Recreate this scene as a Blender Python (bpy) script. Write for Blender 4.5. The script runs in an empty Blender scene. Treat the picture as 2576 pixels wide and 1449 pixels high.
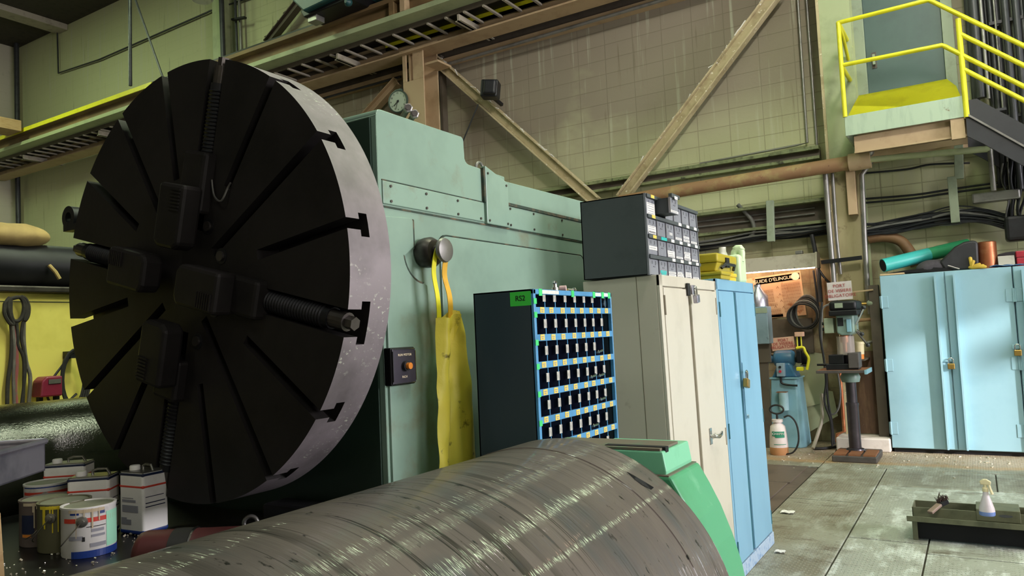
import bpy, bmesh, math, random
from mathutils import Vector, Matrix, Quaternion, noise

random.seed(7)
PI = math.pi
scn = bpy.context.scene
COL = scn.collection
R = math.radians

# ------------------------------------------------------------------ camera
W, H = 2576, 1449
FPX, YAW, PITCH, ROLL, CZ = 1885.0, 0.5524, 0.0616, 0.0455, 1.68
cy, sy, cp, sp = math.cos(YAW), math.sin(YAW), math.cos(PITCH), math.sin(PITCH)
fwd = Vector((-sy*cp, cy*cp, sp)); rgt0 = Vector((cy, sy, 0)); dwn0 = fwd.cross(rgt0)
cr, sr = math.cos(ROLL), math.sin(ROLL)
rgt = cr*rgt0 + sr*dwn0; dwn = -sr*rgt0 + cr*dwn0
CAM = Vector((0, 0, CZ))
cam = bpy.data.cameras.new('camera'); camo = bpy.data.objects.new('camera', cam); COL.objects.link(camo)
cam.sensor_fit = 'HORIZONTAL'; cam.sensor_width = 36.0; cam.lens = 36.0*FPX/W
cam.clip_start = 0.05; cam.clip_end = 200
camo.matrix_world = Matrix((( rgt.x, -dwn.x, -fwd.x, 0), (rgt.y, -dwn.y, -fwd.y, 0), (rgt.z, -dwn.z, -fwd.z, CZ), (0, 0, 0, 1)))
scn.camera = camo

# ------------------------------------------------------------------ world, exposure, lamps
scn.view_settings.view_transform = 'Standard'; scn.view_settings.look = 'None'
scn.view_settings.exposure = 0.0; scn.view_settings.gamma = 1.0; scn.view_settings.use_curve_mapping = False
wd = bpy.data.worlds.new('world'); scn.world = wd; wd.use_nodes = True
wd.node_tree.nodes['Background'].inputs[0].default_value = (0.75, 0.85, 1.0, 1)
wd.node_tree.nodes['Background'].inputs[1].default_value = 0.6

def area(name, loc, target, sx, sy_, power, color, spread=PI):
    l = bpy.data.lights.new(name, 'AREA'); l.shape = 'RECTANGLE'; l.size = sx; l.size_y = sy_
    l.energy = power; l.color = color; l.spread = spread
    o = bpy.data.objects.new(name, l); COL.objects.link(o); o.location = loc
    o.rotation_euler = (Vector(target) - Vector(loc)).to_track_quat('-Z', 'Y').to_euler()
    return o
# daylight through the window band of the right-hand wall
area('window_daylight', (9.1, 6.1, 3.6), (-2.0, 3.6, 1.6), 4.0, 2.8, 1150, (0.97, 0.93, 1.0))
area('window_daylight', (9.0, -1.8, 3.2), (-1.8, 2.8, 1.4), 3.6, 2.4, 400, (1.0, 0.95, 0.93))  # added fill light for the apron; the wall is solid here
area('highbay_lamp', (-2.3, 3.3, 8.4), (-5.5, 2.6, 1.8), 0.5, 1.5, 50, (0.9, 1.0, 0.7), R(70))  # added fill lamp aimed at the yellow machine panel
sun = bpy.data.lights.new('sun', 'SUN'); sun.energy = 5.0; sun.angle = R(1.2); sun.color = (1.0, .96, .92)
suno = bpy.data.objects.new('sun', sun); COL.objects.link(suno); suno.location = (20, 0, 12)
suno.rotation_euler = Vector((-9.2, 5.5, -3.3)).to_track_quat('-Z', 'Y').to_euler()
# green mercury high-bay lamps in rows under the roof
GREEN = (0.80, 1.0, 0.62)
for i, (x, y, p) in enumerate([(-3.2, 4.5, 60), (0.1, 4.8, 70), (3.4, 5.5, 80), (-3.2, 8.5, 35), (-0.2, 8.8, 90), (3.2, 8.8, 80),
                               ]):
    area('highbay_lamp', (x, y, 7.9), (x, y, 0), 0.3, 2.2, p, GREEN)
for x, y, p in ((-12.5, 6.5, 130), (-18.5, 5.5, 300), (-3.0, -3.0, 80), (2.0, -4.0, 60)):
    area('highbay_lamp', (x, y, 9.6), (x, y+(2.5 if y > 0 else 2.5), 0), 0.5, 2.2, p, (0.80, 1.0, 0.60) if y > 0 else (0.92, 1.0, 0.86))
# warm light high on the camera's left, on the crane girder and wall top
area('hall_lamp', (1.5, 3.0, 8.8), (-5.5, 11, 5.4), 1.2, 1.2, 400, (1.0, 0.91, 0.86))

# ------------------------------------------------------------------ projection helpers (photo pixel -> real point on a real plane)
def ray(px, py):
    return rgt*((px-W/2)/FPX) + dwn*((py-H/2)/FPX) + fwd
def onp(ax, val, px, py):
    d = ray(px, py); t = (val-CAM[ax])/d[ax]; return CAM + d*t
def onX(v, px, py): return onp(0, v, px, py)
def onY(v, px, py): return onp(1, v, px, py)
def onZ(v, px, py): return onp(2, v, px, py)

# ------------------------------------------------------------------ materials
def lin(h):
    h = h.lstrip('#'); c = [int(h[i:i+2], 16)/255 for i in (0, 2, 4)]
    return tuple(((x/12.92) if x <= .04045 else ((x+.055)/1.055)**2.4) for x in c) + (1,)
class NT:
    def __init__(s, name):
        s.m = bpy.data.materials.new(name); s.m.use_nodes = True; s.t = s.m.node_tree; s.n = s.t.nodes
        s.b = s.n['Principled BSDF']
    def node(s, typ, **kw):
        n = s.n.new(typ)
        for k, v in kw.items(): setattr(n, k, v)
        return n
    def link(s, a, b): s.t.links.new(a, b)
    def coord(s, scale=(1, 1, 1), rot=(0, 0, 0)):
        c = s.node('ShaderNodeTexCoord'); m = s.node('ShaderNodeMapping')
        m.inputs['Scale'].default_value = scale; m.inputs['Rotation'].default_value = rot
        s.link(c.outputs['Object'], m.inputs[0]); return m.outputs[0]
    def noise(s, vec, scale, detail=4, rough=.6, dist=0):
        n = s.node('ShaderNodeTexNoise'); n.inputs['Scale'].default_value = scale; n.inputs['Detail'].default_value = detail
        n.inputs['Roughness'].default_value = rough; n.inputs['Distortion'].default_value = dist
        s.link(vec, n.inputs['Vector']); return n.outputs['Fac']
    def ramp(s, fac, lo, hi, a=0., b=1.):
        n = s.node('ShaderNodeMapRange'); n.inputs[1].default_value = lo; n.inputs[2].default_value = hi
        n.inputs[3].default_value = a; n.inputs[4].default_value = b
        s.link(fac, n.inputs[0]); return n.outputs[0]
    def mix(s, fac, a, b):
        n = s.node('ShaderNodeMix', data_type='RGBA')
        if isinstance(fac, (int, float)): n.inputs['Factor'].default_value = fac
        else: s.link(fac, n.inputs['Factor'])
        for i, v in ((6, a), (7, b)):
            if isinstance(v, tuple): n.inputs[i].default_value = v
            else: s.link(v, n.inputs[i])
        return n.outputs[2]
    def math(s, op, a, b=0.):
        n = s.node('ShaderNodeMath', operation=op)
        for i, v in enumerate((a, b)):
            if isinstance(v, (int, float)): n.inputs[i].default_value = v
            else: s.link(v, n.inputs[i])
        return n.outputs[0]
    def bump(s, h, strength, dist=.01):
        n = s.node('ShaderNodeBump'); n.inputs['Strength'].default_value = strength; n.inputs['Distance'].default_value = dist
        s.link(h, n.inputs['Height']); s.link(n.outputs[0], s.b.inputs['Normal'])
    def base(s, c):
        if isinstance(c, tuple): s.b.inputs['Base Color'].default_value = c
        else: s.link(c, s.b.inputs['Base Color'])
    def set(s, rough=.5, metal=0., spec=.5):
        s.b.inputs['Roughness'].default_value = rough; s.b.inputs['Metallic'].default_value = metal
        s.b.inputs['Specular IOR Level'].default_value = spec

def M(name, c, c2=None, rough=.5, metal=0., scale=6., lo=.5, hi=.7, stretch=(1, 1, 1), bump=0., bscale=60., spec=.5, c3=None, s3=25., lo3=.62, hi3=.72):
    t = NT(name); t.set(rough, metal, spec); v = t.coord(stretch)
    col = lin(c)
    if c2: col = t.mix(t.ramp(t.noise(v, scale), lo, hi), col, lin(c2))
    if c3: col = t.mix(t.ramp(t.noise(t.coord(), s3, 6), lo3, hi3), col, lin(c3))
    t.base(col)
    if bump: t.bump(t.noise(t.coord(), bscale, 3), bump, .004)
    return t.m
def emis(name, c, strength):
    t = NT(name); t.base(lin(c)); t.b.inputs['Emission Color'].default_value = lin(c); t.b.inputs['Emission Strength'].default_value = strength
    return t.m
def clear(name, c, rough=.15, alpha=.35):
    t = NT(name); t.set(rough); t.base(lin(c)); t.b.inputs['Alpha'].default_value = alpha; return t.m

def wall_material(name, pale='#B9BA94', brown='#8A8070'):
    t = NT(name); t.set(.75, 0, .3)
    v = t.coord((1, 1, 1), (R(-90), 0, 0))     # x along the wall, y <- height
    sep = t.node('ShaderNodeSeparateXYZ'); c0 = t.node('ShaderNodeTexCoord'); t.link(c0.outputs['Object'], sep.inputs[0])
    comb = t.node('ShaderNodeCombineXYZ'); t.link(sep.outputs[0], comb.inputs[0]); t.link(sep.outputs[2], comb.inputs[1])
    b = t.node('ShaderNodeTexBrick', offset=0.0, squash=1.0)
    b.inputs['Scale'].default_value = 1.0; b.inputs['Brick Width'].default_value = .49; b.inputs['Row Height'].default_value = .245
    b.inputs['Mortar Size'].default_value = .008; b.inputs['Mortar Smooth'].default_value = .3
    b.inputs['Color1'].default_value = (1, 1, 1, 1); b.inputs['Color2'].default_value = (.9, .9, .9, 1); b.inputs['Mortar'].default_value = (0, 0, 0, 1)
    t.link(comb.outputs[0], b.inputs['Vector'])
    big = t.noise(t.coord((.25, 1, .35)), 1.3, 5, .6)
    z = sep.outputs[2]
    hz = t.math('MULTIPLY', t.ramp(z, 4.0, 5.2), t.ramp(sep.outputs[0], -13.0, -9.5))                                            # upper wall browner: soot, plus the light's brownish tint put into the colour
    dirt = t.math('MULTIPLY', hz, t.ramp(big, .26, .48))
    col = t.mix(t.math('MULTIPLY', dirt, .95), lin(pale), lin(brown))
    run = t.ramp(t.noise(t.coord((5.0, 1, .22)), 1.6, 5, .55), .57, .68)  # white lime runs
    runs = t.math('MULTIPLY', run, t.ramp(z, 3.2, 7.5, .35, .9))
    col = t.mix(runs, col, lin('#B9B9A2'))
    drip = t.ramp(t.noise(t.coord((11.0, 1, .5)), 1.5, 6, .6), .62, .75, 0, .55)
    col = t.mix(drip, col, lin('#5C4E3A'))
    spots = t.ramp(t.noise(t.coord(), 3.0, 8, .7), .66, .8, 0, .5)
    col = t.mix(spots, col, lin('#6E6A45'))
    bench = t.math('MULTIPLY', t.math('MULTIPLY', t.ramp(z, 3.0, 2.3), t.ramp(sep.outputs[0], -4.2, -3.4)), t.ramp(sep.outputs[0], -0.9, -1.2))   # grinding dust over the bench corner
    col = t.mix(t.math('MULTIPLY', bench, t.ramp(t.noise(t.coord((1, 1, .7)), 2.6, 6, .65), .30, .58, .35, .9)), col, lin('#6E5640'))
    mort = t.math('MULTIPLY', t.math('SUBTRACT', 1.0, b.outputs['Color']), t.ramp(sep.outputs[0], -15.0, -10.0, .06, .40))
    col = t.mix(mort, col, lin('#6B6350'))
    t.base(col)
    hgt = t.math('ADD', b.outputs['Color'], t.math('MULTIPLY', t.noise(t.coord(), 25, 4), .3))
    t.bump(t.math('MULTIPLY', hgt, t.ramp(sep.outputs[0], -15.0, -10.0, .15, 1.0)), .5, .012)
    return t.m

def floor_material():
    t = NT('worn_plate_floor'); t.set(.5, .1, .4)
    c = t.coord(); sep = t.node('ShaderNodeSeparateXYZ'); t.link(c, sep.inputs[0]); X, Y = sep.outputs[0], sep.outputs[1]
    col = t.mix(t.ramp(t.noise(c, 1.3, 6, .65), .40, .62), lin('#807A68'), lin('#9C9C8C'))
    pit = t.math('MULTIPLY', t.ramp(X, -1.0, -.92), t.ramp(Y, 8.45, 8.38))          # the worn pit covers are paler
    col = t.mix(t.math('MULTIPLY', pit, .55), col, lin('#B4B9AE'))
    col = t.mix(t.math('MULTIPLY', t.math('ADD', t.math('MULTIPLY', pit, .7), .3), t.ramp(t.noise(t.coord((3.2, 1.1, 1)), 1.7, 7, .72), .50, .64)), col, lin('#D9DED6'))
    col = t.mix(t.ramp(t.noise(t.coord((1.5, 3.4, 1)), 1.5, 8, .75), .54, .68, 0, .85), col, lin('#5B503F'))
    col = t.mix(t.ramp(t.noise(c, 14, 8, .75), .58, .70, 0, .75), col, lin('#443B2E'))
    col = t.mix(t.ramp(t.noise(c, 55, 4, .7), .62, .70, 0, .6), col, lin('#2E281F'))
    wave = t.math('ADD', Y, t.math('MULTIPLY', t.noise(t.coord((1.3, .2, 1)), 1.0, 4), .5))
    tan = t.ramp(wave, 9.85, 10.05)  # dusty tan strip, with the pinkish sunlight by the lockers painted in
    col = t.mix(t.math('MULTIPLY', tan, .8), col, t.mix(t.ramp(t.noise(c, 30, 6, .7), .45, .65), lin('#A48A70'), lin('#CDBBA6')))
    edge = t.math('MULTIPLY', t.ramp(wave, 9.75, 9.88), t.ramp(wave, 10.05, 9.92))  # orange border of the sunlit strip, put into the colour
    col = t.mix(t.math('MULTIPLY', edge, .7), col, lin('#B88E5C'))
    w1 = t.node('ShaderNodeTexWave', wave_type='BANDS'); w1.inputs['Scale'].default_value = 9; t.link(t.coord((1, 1, 1), (0, 0, R(45))), w1.inputs[0])
    w2 = t.node('ShaderNodeTexWave', wave_type='BANDS'); w2.inputs['Scale'].default_value = 9; t.link(t.coord((1, 1, 1), (0, 0, R(-45))), w2.inputs[0])
    tread = t.math('MULTIPLY', w1.outputs['Fac'], w2.outputs['Fac'])
    tr = t.math('MULTIPLY', t.ramp(tread, .45, .8), t.ramp(t.noise(t.coord(), .7, 2), .38, .5))
    col = t.mix(t.math('MULTIPLY', tr, .30), col, lin('#CFCDBD'))
    t.base(col)
    t.bump(t.math('ADD', tr, t.math('MULTIPLY', t.noise(c, 40, 5), .6)), .8, .008)
    return t.m

def roll_material():
    t = NT('turned_steel'); t.set(.55, .2, .15)
    col = t.mix(t.ramp(t.noise(t.coord((.8, 1.6, .8)), 3, 5), .40, .65), lin('#6A615C'), lin('#5A5350'))
    blot = t.ramp(t.noise(t.coord((1.2, 2.6, 1.2)), 1.9, 2, .4), .58, .64, 0, .7)
    col = t.mix(blot, col, lin('#4A4D4E'))
    # turned rings: long thin dark marks round the roll, broken up along it
    for sc, lo, hi, bs in ((14, .595, .62, 1.1), (34, .60, .63, 1.6), (75, .61, .66, 3.0)):
        ring = t.noise(t.coord((.55, sc, .55)), 1.0, 3, .55, .1)
        brk = t.ramp(t.noise(t.coord((1.0, 2.0, 1.0)), bs, 3), .42, .56)
        col = t.mix(t.math('MULTIPLY', t.ramp(ring, lo, hi, 0, .9), brk), col, lin('#23211E'))
    pit = t.ramp(t.noise(t.coord((24, 52, 24)), 1.0, 4, .6), .64, .69)
    zone = t.ramp(t.noise(t.coord(), 1.9, 2), .44, .58)
    col = t.mix(t.math('MULTIPLY', pit, zone), col, lin('#1E1C1A'))
    t.base(col)
    t.bump(t.noise(t.coord((2, 60, 2)), 1.0, 4, .6), .25, .003)
    # thin oil film: sharp lamp glints broken by the tool marks
    g = t.math('ADD', t.noise(t.coord((3, 170, 3)), 1.0, 2, .6), t.math('MULTIPLY', t.noise(t.coord((.8, 45, .8)), 1.0, 2, .5), 2.0))
    n = t.node('ShaderNodeBump'); n.inputs['Strength'].default_value = 1.0; n.inputs['Distance'].default_value = .0022
    t.link(g, n.inputs['Height']); t.link(n.outputs[0], t.b.inputs['Coat Normal'])
    t.b.inputs['Coat Weight'].default_value = .42; t.b.inputs['Coat Roughness'].default_value = .05; t.b.inputs['Coat IOR'].default_value = 1.7
    return t.m

def rim_material():
    t = NT('black_iron'); t.set(.55, .3, .25)
    col = t.mix(t.ramp(t.noise(t.coord(), 2.3, 5), .45, .65), lin('#262322'), lin('#1C1A19'))
    t.base(col); t.bump(t.noise(t.coord(), 30, 4), .2, .004); return t.m
def rim2_material():
    t = NT('scuffed_iron_rim'); t.set(.5, .3, .5)
    col = t.mix(t.ramp(t.noise(t.coord(), 2.6, 5), .42, .62), lin('#857C80'), lin('#6B6466'))
    fl = t.math('MULTIPLY', t.ramp(t.noise(t.coord((120, 40, 60)), 1.0, 4), .60, .66), t.ramp(t.noise(t.coord((1, 1, 1)), 1.4, 3), .45, .58))
    col = t.mix(fl, col, lin('#C9CDBB'))
    t.base(col); t.bump(t.noise(t.coord(), 40, 4), .15, .003); return t.m

MAT = dict(
    wall=wall_material('block_wall'), wall2=wall_material('side_block_wall', '#B9B4A0', '#8F8678'),
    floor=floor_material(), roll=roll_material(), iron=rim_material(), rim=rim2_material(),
    concrete=M('floor_base', '#4A4236', '#2F2A22', rough=.8), ceiling=M('ceiling_sheet', '#3A352C', '#2A2620', rough=.8),
    brownplate=M('brown_plate', '#63564C', '#4B4038', rough=.5, scale=3, c3='#B8A68C', s3=60, lo3=.7, hi3=.74),
    sage=M('sage_paint', '#819B8C', '#768E80', rough=.36, scale=2.2, lo=.42, hi=.66, c3='#77765F', s3=2.6, lo3=.54, hi3=.72),
    sage2=M('sage_panel_paint', '#849E8F', '#7A9385', rough=.34, scale=3, c3='#7A7D69', s3=4.0, lo3=.66, hi3=.8),
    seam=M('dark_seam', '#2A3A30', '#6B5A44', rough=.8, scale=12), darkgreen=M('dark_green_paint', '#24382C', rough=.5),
    black=M('black_steel', '#17171A', '#222226', rough=.45, metal=.3), blackplastic=M('black_plastic', '#15161A', '#22252A', rough=.45),
    rubber=M('black_rubber', '#1B1B1C', '#2A2826', rough=.6), grey=M('grey_steel', '#7E7C78', '#66635E', rough=.4, metal=.7),
    chrome=M('bright_steel', '#C8C8C8', '#A8A8AA', rough=.2, metal=1.), steel=M('oiled_steel', '#57524E', '#3F3B39', rough=.4, metal=.8),
    galv=M('sheet_metal', '#C2BECA', '#9A98A6', rough=.3, metal=.85, scale=7, bump=.6, bscale=11),
    brass=M('brass', '#A88A4A', '#8C6E3A', rough=.35, metal=.8), copper=M('copper', '#B06A48', '#C98A62', rough=.4, metal=.7, scale=9),
    gdcase=M('charcoal_case', '#464D50', '#3D4447', rough=.55), gdraw=M('slate_drawer', '#82858D', '#767981', rough=.5, scale=20),
    drawdark=M('dark_drawer_side', '#33383C', rough=.6), slot=M('dark_slot', '#101114', rough=.9),
    paper=M('label_paper', '#D9D7D3', '#C9C6C0', rough=.7, scale=30), print=M('label_print', '#8C8C92', rough=.8), ylab=M('yellow_label', '#E5C55A', '#D8B548', rough=.6, scale=30),
    ink=M('ink', '#1C1C1C', rough=.8), teal_lab=M('teal_label', '#22B9B3', rough=.5), gtape=M('green_tape', '#3ECF74', '#2FBF62', rough=.5),
    rsdark=M('slate_blue_side', '#35444C', '#3E4A50', rough=.3, scale=2), rsblue=M('bin_blue', '#4F92C4', '#3F7CA8', rough=.4, scale=9), rsin=M('bin_inside', '#232C4A', '#1B2340', rough=.6),
    beige=M('beige_enamel', '#C9C3B4', '#BFB9AA', rough=.35, scale=3, c3='#9C9484', s3=7, lo3=.68, hi3=.85), beigedk=M('beige_shadow_gap', '#6C6350', rough=.6),
    blue=M('sky_blue_enamel', '#7FAECA', '#77A5C1', rough=.33, scale=3, stretch=(1, 1, .3)), bluedk=M('teal_gap', '#1F5D68', rough=.5), bluebase=M('scuffed_base', '#A6B9CE', '#5B86B8', rough=.5, scale=25),
    bigblue=M('pale_blue_enamel', '#93B8C6', '#8AB0BF', rough=.38, scale=2, c3='#5E6D70', s3=30, lo3=.74, hi3=.78),
    yellow=M('safety_yellow', '#DDD62A', '#CFC626', rough=.4, scale=5), yellowp=M('yellow_panel', '#DDD168', '#CCBF55', rough=.5, scale=2.5, c3='#6E661F', s3=9, lo3=.7, hi3=.78),
    apron=M('yellow_vinyl', '#F6E65A', '#EED84A', rough=.42, scale=3, bump=.8, bscale=16, c3='#7A6B24', s3=14, lo3=.60, hi3=.70), strap=M('orange_yellow_strap', '#DDAA2E', '#C8962A', rough=.6, scale=20),
    toolbox=M('yellow_box_plastic', '#B0A02C', '#A09126', rough=.4), tooly=M('bright_box_plastic', '#E5C53A', rough=.4), jug=M('pale_jug_plastic', '#C9DDB4', '#D9E3D0', rough=.4, scale=3),
    green=M('machine_green', '#4FA276', '#479468', rough=.35, scale=3, c3='#7FBF9C', s3=5, lo3=.6, hi3=.75), greenlip=M('pale_green_face', '#7CC7A0', '#5FAE86', rough=.4, scale=6), dusty=M('dusty_ledge', '#6E6456', '#4F7A5E', rough=.7, scale=8),
    tan=M('tan_column_paint', '#B49C7A', '#A68D6C', rough=.6, scale=3, c3='#6B5A44', s3=12, lo3=.68, hi3=.75), brownbeam=M('brown_beam', '#6F5A3C', '#8A7048', rough=.6, scale=3, stretch=(.4, 1, 1)),
    palegreen=M('pale_green_paint', '#A2AB84', '#8F9876', rough=.5, scale=3, c3='#5F6040', s3=9, lo3=.68, hi3=.76), brace=M('flaking_brace_paint', '#B5A784', '#9C8C6B', rough=.6, scale=5, c3='#E0DCC8', s3=16, lo3=.62, hi3=.66),
    drib=M('streaked_plate', '#A9BBA4', '#97A894', rough=.5, scale=4, stretch=(3, 1, .5), c3='#6B4A2A', s3=7, lo3=.68, hi3=.74), doorgreen=M('dark_green_door', '#445B57', '#3E524F', rough=.45, scale=2),
    frame=M('door_frame_paint', '#8F9B84', '#7F8A75', rough=.5), brownpipe=M('rusty_wrapped_pipe', '#8C6B4C', '#9C8A5C', rough=.7, scale=5, stretch=(1, 1, 1), c3='#4A2C20', s3=9, lo3=.66, hi3=.74),
    tealmach=M('dark_teal_paint', '#1E4648', '#183A3C', rough=.45, scale=3), wood=M('raw_wood', '#B99A6E', '#A88658', rough=.7, scale=6, stretch=(1, 1, 8)),
    canwhite=M('can_label_white', '#E2DFD8', '#D2CEC6', rough=.5, scale=7, c3='#8A8478', s3=6, lo3=.64, hi3=.82), canblue=M('can_blue', '#1F3A80', '#1A2F66', rough=.4), cannavy=M('can_navy', '#16203C', rough=.4), canred=M('can_red', '#C8402E', '#B53828', rough=.45),
    canmet=M('can_metal', '#8E8C84', '#6F6C64', rough=.35, metal=.85, scale=9), cantop=M('can_paint_residue', '#8E927C', '#A6A890', rough=.5, scale=10, c3='#5A5E4A', s3=20), candark=M('dirty_can', '#6E625C', '#584E48', rough=.5, scale=6), canolive=M('olive_can', '#6D6B50', '#565440', rough=.5, scale=6), canmint=M('can_mint', '#9CD9B8', rough=.5),
    dripy=M('yellow_drip', '#D8C22E', rough=.4), dript=M('tan_drip', '#BFAF92', '#B3A284', rough=.45),
    bed=M('oily_black_bed', '#161416', '#1E1B1C', rough=.32, metal=.3), maroon=M('maroon_paint', '#532224', '#421A1B', rough=.5, scale=5), darkstrap=M('dark_band', '#1E1C1C', rough=.6), redbox=M('dark_red_metal', '#7A1D36', '#68182D', rough=.4), sling=M('grey_webbing', '#5A5650', '#7C7A72', rough=.8, scale=30, stretch=(1, 1, .3)), slingdk=M('dark_webbing', '#26231F', '#38332C', rough=.85, scale=20), redsling=M('red_webbing', '#8C4A4A', '#6F5A50', rough=.8, scale=30),
    canvas=M('canvas_bundle', '#A08A54', '#8C7848', rough=.8, scale=6), chips=M('swarf', '#CFC6AE', '#ECEAE4', rough=.3, metal=.6, scale=60), backroll=M('dark_roll_steel', '#26281F', '#1C1E18', rough=.14, metal=.15, scale=3, stretch=(3, .3, 3), bump=.5, bscale=90),
    grindblue=M('grinder_blue', '#3F6E90', '#33597A', rough=.35, scale=4), pedblue=M('pedestal_blue', '#82AEBC', '#75A0AF', rough=.4, scale=4, c3='#5D7480', s3=12, lo3=.7, hi3=.78), cupblue=M('cup_blue', '#A3C6D2', '#93B8C5', rough=.4),
    olivesheet=M('olive_sheet', '#8C8F72', '#7A7C60', rough=.6, scale=3), poster=M('aged_poster', '#D2B08C', '#C8A27C', rough=.7, scale=4, c3='#A8683A', s3=5, lo3=.60, hi3=.70), posterbrown=M('poster_band', '#7A5238', '#6B4630', rough=.7), posterline=M('poster_print', '#8A6248', rough=.8), cream=M('cream_ink', '#F0DCC0', rough=.7), sign=M('sign_board', '#C9C2BE', '#B8AFA8', rough=.5, scale=8), signred=M('sign_red_ink', '#9C2A2A', rough=.6), signpink=M('aged_sign_board', '#D8AE94', '#C89A80', rough=.6, scale=8),
    tube=emis('lit_tube', '#FFCFAE', 24.0), lamphousing=M('dusty_lamp_housing', '#A8A090', '#8C8474', rough=.5, scale=5, c3='#3F3A30', s3=10, lo3=.7, hi3=.76), elecbox=M('grey_blue_box', '#8398A4', '#728792', rough=.4, scale=4, c3='#4C5A62', s3=9, lo3=.68, hi3=.75),
    tank=M('milky_plastic', '#E3D5D2', '#D8C8C2', rough=.4, scale=5), liquid=M('tinted_liquid', '#C08A5E', '#B58052', rough=.4), logogreen=M('logo_green', '#2E8C6E', rough=.5), white=M('white_paint', '#E2DED8', '#D2CCC4', rough=.5, scale=5), whitecurb=M('white_curb', '#D5CBC4', '#B8ABA2', rough=.7, scale=5, bump=.3),
    drillgrey=M('drill_grey_green', '#7E968E', '#6E857D', rough=.35, scale=4), drillcol=M('dark_column', '#4B464C', '#5A545A', rough=.3, metal=.6), drilltop=M('rusty_table_top', '#8A5A3C', '#6E4630', rough=.6, scale=9), ironbase=M('grey_cast_iron', '#504A48', '#413C3A', rough=.5, scale=6), guard=clear('clear_guard', '#C8BCB4', .2, .45), knob=M('dark_knob', '#2A2C2E', rough=.3),
    tealtube=M('teal_pipe_plastic', '#3FB5B0', '#39A8A4', rough=.4), greentube=M('green_pipe_plastic', '#2F8F60', rough=.4), brownhose=M('brown_hose', '#7A5C3C', '#6B4F34', rough=.6), greyrag=M('grey_cloth', '#4A464C', '#3A373C', rough=.9, scale=8), blackdrum=M('black_drum', '#26262A', '#303034', rough=.5), glove=M('yellow_leather', '#D0B044', '#BF9E3A', rough=.7), bluerag=M('blue_cloth', '#4A6FA0', '#A8B4C4', rough=.8, scale=40), redtool=M('red_toolbox', '#B83040', '#A02838', rough=.4), cardboard=M('card_strip', '#C8AE88', rough=.8),
    conduit=M('galvanised_conduit', '#8C8A86', '#74726E', rough=.4, metal=.6, scale=5), conduitdk=M('dark_conduit', '#3A3B3E', '#2A2B2E', rough=.4, metal=.3), cable=M('black_cable', '#16181C', '#22252A', rough=.45), cableg=M('grey_cable', '#6A6A66', '#55554F', rough=.5), darkbeam=M('dark_channel', '#554C40', '#463E34', rough=.6, scale=3),
    stringer=M('black_stringer', '#2A2B2F', '#242529', rough=.45), clockface=M('clock_dial', '#A9B7A4', rough=.4), clockrim=M('clock_rim', '#3A4A42', rough=.4), orange=M('orange_plastic', '#D9812E', rough=.4), pail=M('cream_pail', '#D8CBA4', rough=.4), spray=M('cloudy_bottle', '#C9BFC4', '#BBB0B6', rough=.35), sprayblue=M('blue_band', '#6F86C0', rough=.4), trough=M('olive_steel_tray', '#65664F', '#4E503C', rough=.5, scale=6), brush=M('brush_bristle', '#4A3430', '#2F2522', rough=.9), brushwood=M('worn_handle', '#8A7468', rough=.6), flame=M('pink_chip_paint', '#C9A8A8', rough=.6),
)

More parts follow.
